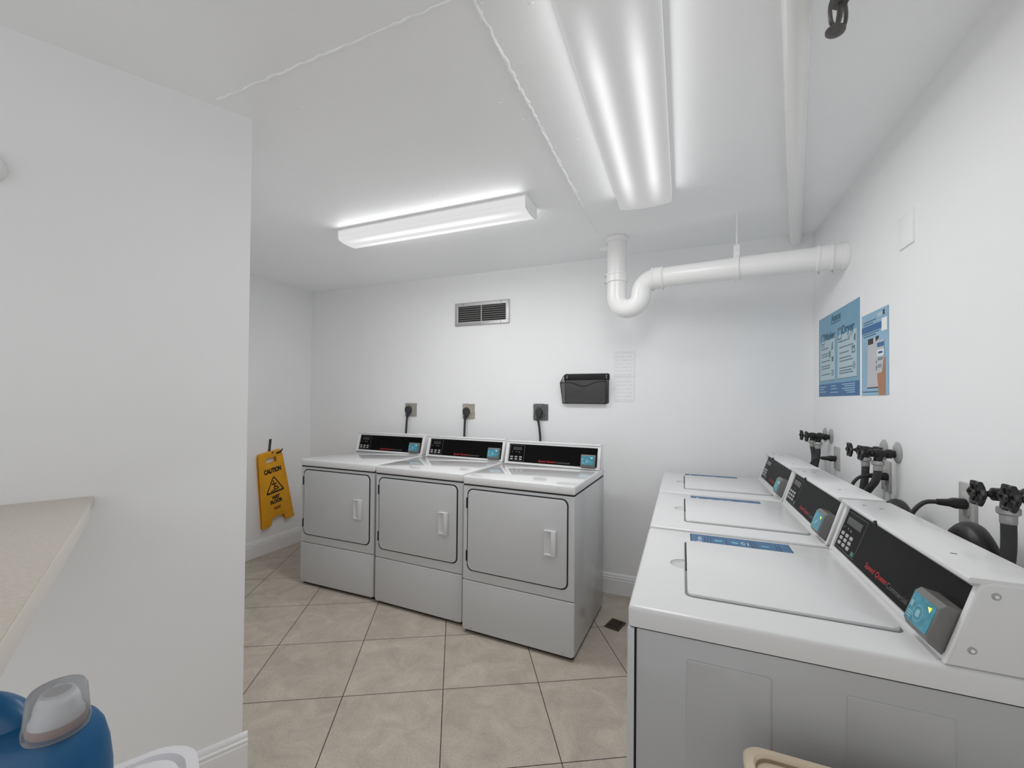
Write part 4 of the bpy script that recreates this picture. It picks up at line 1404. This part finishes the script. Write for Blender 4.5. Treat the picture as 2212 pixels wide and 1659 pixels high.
t = thing('hanging_strap', 'short black strap above the yellow wet floor sign', 'strap', (XL, -0.448, 0.87))
MB().loft([[(x, y + dy, z) for (dy, x) in ((-0.011, 0.001), (0.011, 0.001), (0.011, 0.005), (-0.011, 0.005))] for (y, z) in ((0.012, 0.137), (0.006, 0.08), (0.0, 0.02))]).build('strap', M['hose'], t)
MB().tube([(0.004, 0.0, 0.025), (0.044, 0.000, 0.015), (0.047, 0.0, 0.03)], 0.004, 8, smooth=4).build('hook', M['black'], t)
t = thing('loose_strap_end', 'black strap end poking out at the top right of the yellow sign', 'strap', (XL, -0.345, 0.90))
MB().loft([[(x, y, z + dz) for (dz, x) in ((-0.008, 0.041), (0.008, 0.041), (0.008, 0.045), (-0.008, 0.045))] for (y, z) in ((-0.060, -0.020), (-0.020, -0.010), (0.0, 0.012))]).build('strap', M['black'], t)

# ------------------------------------------------------------------ floor grate
t = thing('floor_grate', 'small dark brown grate in the floor beside the right dryer', 'floor grate', (-1.114, -0.437, 0), R(-15))
MB().plate([rrect(-0.046, 0.046, -0.062, 0.062, 0.002, 2), rrect(-0.038, 0.038, -0.054, 0.054, 0.002, 2)], 0.0, 0.004, 0.0008).build('frame', M['rust'], t)
g = MB().box(-0.040, 0.040, -0.056, 0.056, 0.0003, 0.001)
g.build('backing', M['dark'], t)
for k in range(7):
    x = -0.034 + 0.068 * k / 6
    MB().box(x - 0.0022, x + 0.0022, -0.056, 0.056, 0.001, 0.0034).build('bar', M['rust'], t)
for k in range(5):
    y = -0.044 + 0.088 * k / 4
    MB().box(-0.040, 0.040, y - 0.002, y + 0.002, 0.001, 0.003).build('cross_bar', M['rust'], t)

# ------------------------------------------------------------------ counter on the left wall
ce = V((-2.4185, -2.3875, 0))
t = thing('folding_counter', 'beige laminate counter fixed to the angled left wall', 'counter', (ce.x, ce.y, 0))
Fc = frame((0, 0, 0), wn, -wd, (0, 0, 1))
Fc = frame((0, 0, 0), tuple(wn), tuple(-wd), (0, 0, 1))
MB().prism([(0.002, 0.0), (1.05, 0.0), (1.05, 0.62), (0.002, 0.62)][::-1], 1.037, 1.065, 0.0008, M_=Fc).build('worktop', M['counter'], t)
MB().prism([(0.11, -0.0025), (1.052, -0.0025), (1.052, 0.0005), (0.11, 0.0005)], 1.020, 1.0620, 0.0005, M_=Fc).build('edge_band', M['counter_edge'], t)
MB().prism([(0.002, 0.02), (0.11, 0.02), (0.11, 0.60), (0.002, 0.60)], 1.024, 1.037, M_=Fc).build('wall_batten', M['counter_edge'], t)
for y in (0.30, 0.54):
    MB().loft([[Fc @ V((a_, y + q, z)) for (q, z) in ((0, z0), (0.02, z0), (0.02, z0 + 0.03), (0, z0 + 0.03))] for (a_, z0) in ((0.002, 0.78), (0.55, 1.005))]).build('bracket', M['counter_edge'], t)

# small round white device on the left wall
dc = V((-2.510, -2.561, 2.008)) - wd * 0.038
t = thing('wall_alarm', 'small round white device on the left wall at the photo edge', 'alarm', tuple(dc))
q4 = wn.to_track_quat('Z', 'Y').to_matrix().to_4x4()
MB(q4).lathe([(0, 0.0), (0.044, 0.0), (0.045, 0.012), (0.040, 0.026), (0.020, 0.034), (0, 0.035)], None, 28).build('housing', M['plastic_white'], t)
MB(q4).lathe([(0, 0.0345), (0.010, 0.0345), (0.010, 0.037), (0, 0.0375)], None, 16).build('test_button', M['plastic_white'], t)

# ------------------------------------------------------------------ white bin with a lid
bc = V((-1.640, -2.7595, 0))
t = thing('lidded_bin', 'white plastic bin with a rimmed lid below the beige counter', 'bin', tuple(bc), math.atan2(wd.y, wd.x))
LZ = 0.630
hl_, hw_ = 0.185, 0.200
MB().loft([[(x * k, y * k, z) for (x, y) in rrect(-hl_, hl_, -hw_, hw_, 0.06, 6)] for (k, z) in ((0.80, 0.0), (0.82, 0.01), (0.95, LZ - 0.02))]).build('body', M['bin_white'], t)
lid = MB()
prof = [(1.0, LZ - 0.035), (1.03, LZ - 0.03), (1.03, LZ - 0.006), (1.0, LZ), (0.92, LZ), (0.885, LZ - 0.010), (0.88, LZ - 0.012)]
lid.loft([[(x * k, y * k, z) for (x, y) in rrect(-hl_, hl_, -hw_, hw_, 0.07, 8)] for (k, z) in prof])
lid.build('lid_rim', M['bin_white'], t)
MB().prism(rrect(-hl_ * 0.855, hl_ * 0.855, -hw_ * 0.855, hw_ * 0.855, 0.055, 8), LZ - 0.013, LZ - 0.0005, 0.004).build('lid_flap', M['bin_white'], t)

# ------------------------------------------------------------------ blue detergent jug standing on the bin
jz = LZ + 0.0005
jc = V((-1.576, -2.799, jz))
t = thing('detergent_jug', 'blue detergent jug with a clear cap standing on the white bin', 'jug', tuple(jc), math.atan2(r_.y, r_.x))
# local x = viewer's right, y = away from the viewer
SE = lambda hx, hy, cx, z, n=36, e=2.8: [(cx + hx * math.copysign(abs(math.cos(2 * math.pi * k / n)) ** (2 / e), math.cos(2 * math.pi * k / n)), hy * math.copysign(abs(math.sin(2 * math.pi * k / n)) ** (2 / e), math.sin(2 * math.pi * k / n)), z) for k in range(n)]
body = MB()
body.loft([SE(0.070, 0.050, 0.0, 0.0), SE(0.078, 0.056, 0, 0.006), SE(0.080, 0.058, 0, 0.05), SE(0.080, 0.058, 0.0, 0.14), SE(0.078, 0.057, 0.000, 0.200), SE(0.074, 0.054, 0.000, 0.235), SE(0.066, 0.048, 0.002, 0.262), SE(0.050, 0.040, 0.010, 0.276), SE(0.034, 0.032, 0.022, 0.283), [(x, y - 0.010, z) for x, y, z in SE(0.0275, 0.0275, 0.034, 0.284, e=2)], [(x, y - 0.012, z) for x, y, z in SE(0.0275, 0.0275, 0.034, 0.292, e=2)]])
body.build('body', M['jug_blue'], t)
MB().tube([(-0.022, 0, 0.262), (-0.052, 0, 0.288), (-0.092, 0, 0.292), (-0.120, 0, 0.245), (-0.118, 0, 0.160), (-0.070, 0, 0.105)], [0.020, 0.023, 0.023, 0.021, 0.020, 0.022], 16, smooth=6).build('handle', M['jug_blue'], t)
cx = 0.034
cy = -0.012
cb = 0.279
MB().lathe([(0.0295, 0.0), (0.0335, 0.0), (0.0345, 0.004), (0.0345, 0.012), (0.0335, 0.016), (0.0305, 0.053), (0.0275, 0.058), (0.0, 0.059), (0.0, 0.0575), (0.0268, 0.0565), (0.0290, 0.052), (0.0318, 0.016), (0.0305, 0.004), (0.0295, 0.0)], Matrix.Translation((cx, cy, cb)), 32).build('cap', M['clear'], t)
MB().lathe([(0.0285, 0.006), (0.0285, 0.020), (0.025, 0.026), (0.023, 0.040), (0.018, 0.052), (0.014, 0.053), (0.013, 0.036), (0.0, 0.032)], Matrix.Translation((cx, cy, cb)), 28).build('spout', M['spout'], t)
MB().lathe([(0.0286, 0.004), (0.0300, 0.006), (0.0300, 0.014), (0.0286, 0.016)], Matrix.Translation((cx, cy, cb)), 28).build('spout_ring', M['spout_pink'], t)

# ------------------------------------------------------------------ beige open bin by the near washer
t = thing('waste_bin', 'beige open-topped waste bin against the nearest washer', 'bin', (-0.420, -2.400, 0))
bz = 0.738
hx, hy = 0.214, 0.205
rr = 0.030
L_ = lambda kx, ky, z: [(x * kx, y * ky, z) for (x, y) in rrect(-hx, hx, -hy, hy, rr, 6)]
MB().loft([L_(0.78, 0.78, 0.0), L_(0.80, 0.80, 0.006), L_(0.95, 0.95, bz - 0.05), L_(0.955, 0.955, bz - 0.012)]).build('body', M['bin_beige'], t)
rim = MB()
rim.loft([L_(0.955, 0.955, bz - 0.016), L_(1.0, 1.0, bz - 0.016), L_(1.0, 1.0, bz - 0.004), L_(0.985, 0.985, bz), L_(0.93, 0.93, bz), L_(0.915, 0.915, bz - 0.004), L_(0.91, 0.91, bz - 0.014)], cap=False)
rim.build('rim', M['bin_beige'], t)
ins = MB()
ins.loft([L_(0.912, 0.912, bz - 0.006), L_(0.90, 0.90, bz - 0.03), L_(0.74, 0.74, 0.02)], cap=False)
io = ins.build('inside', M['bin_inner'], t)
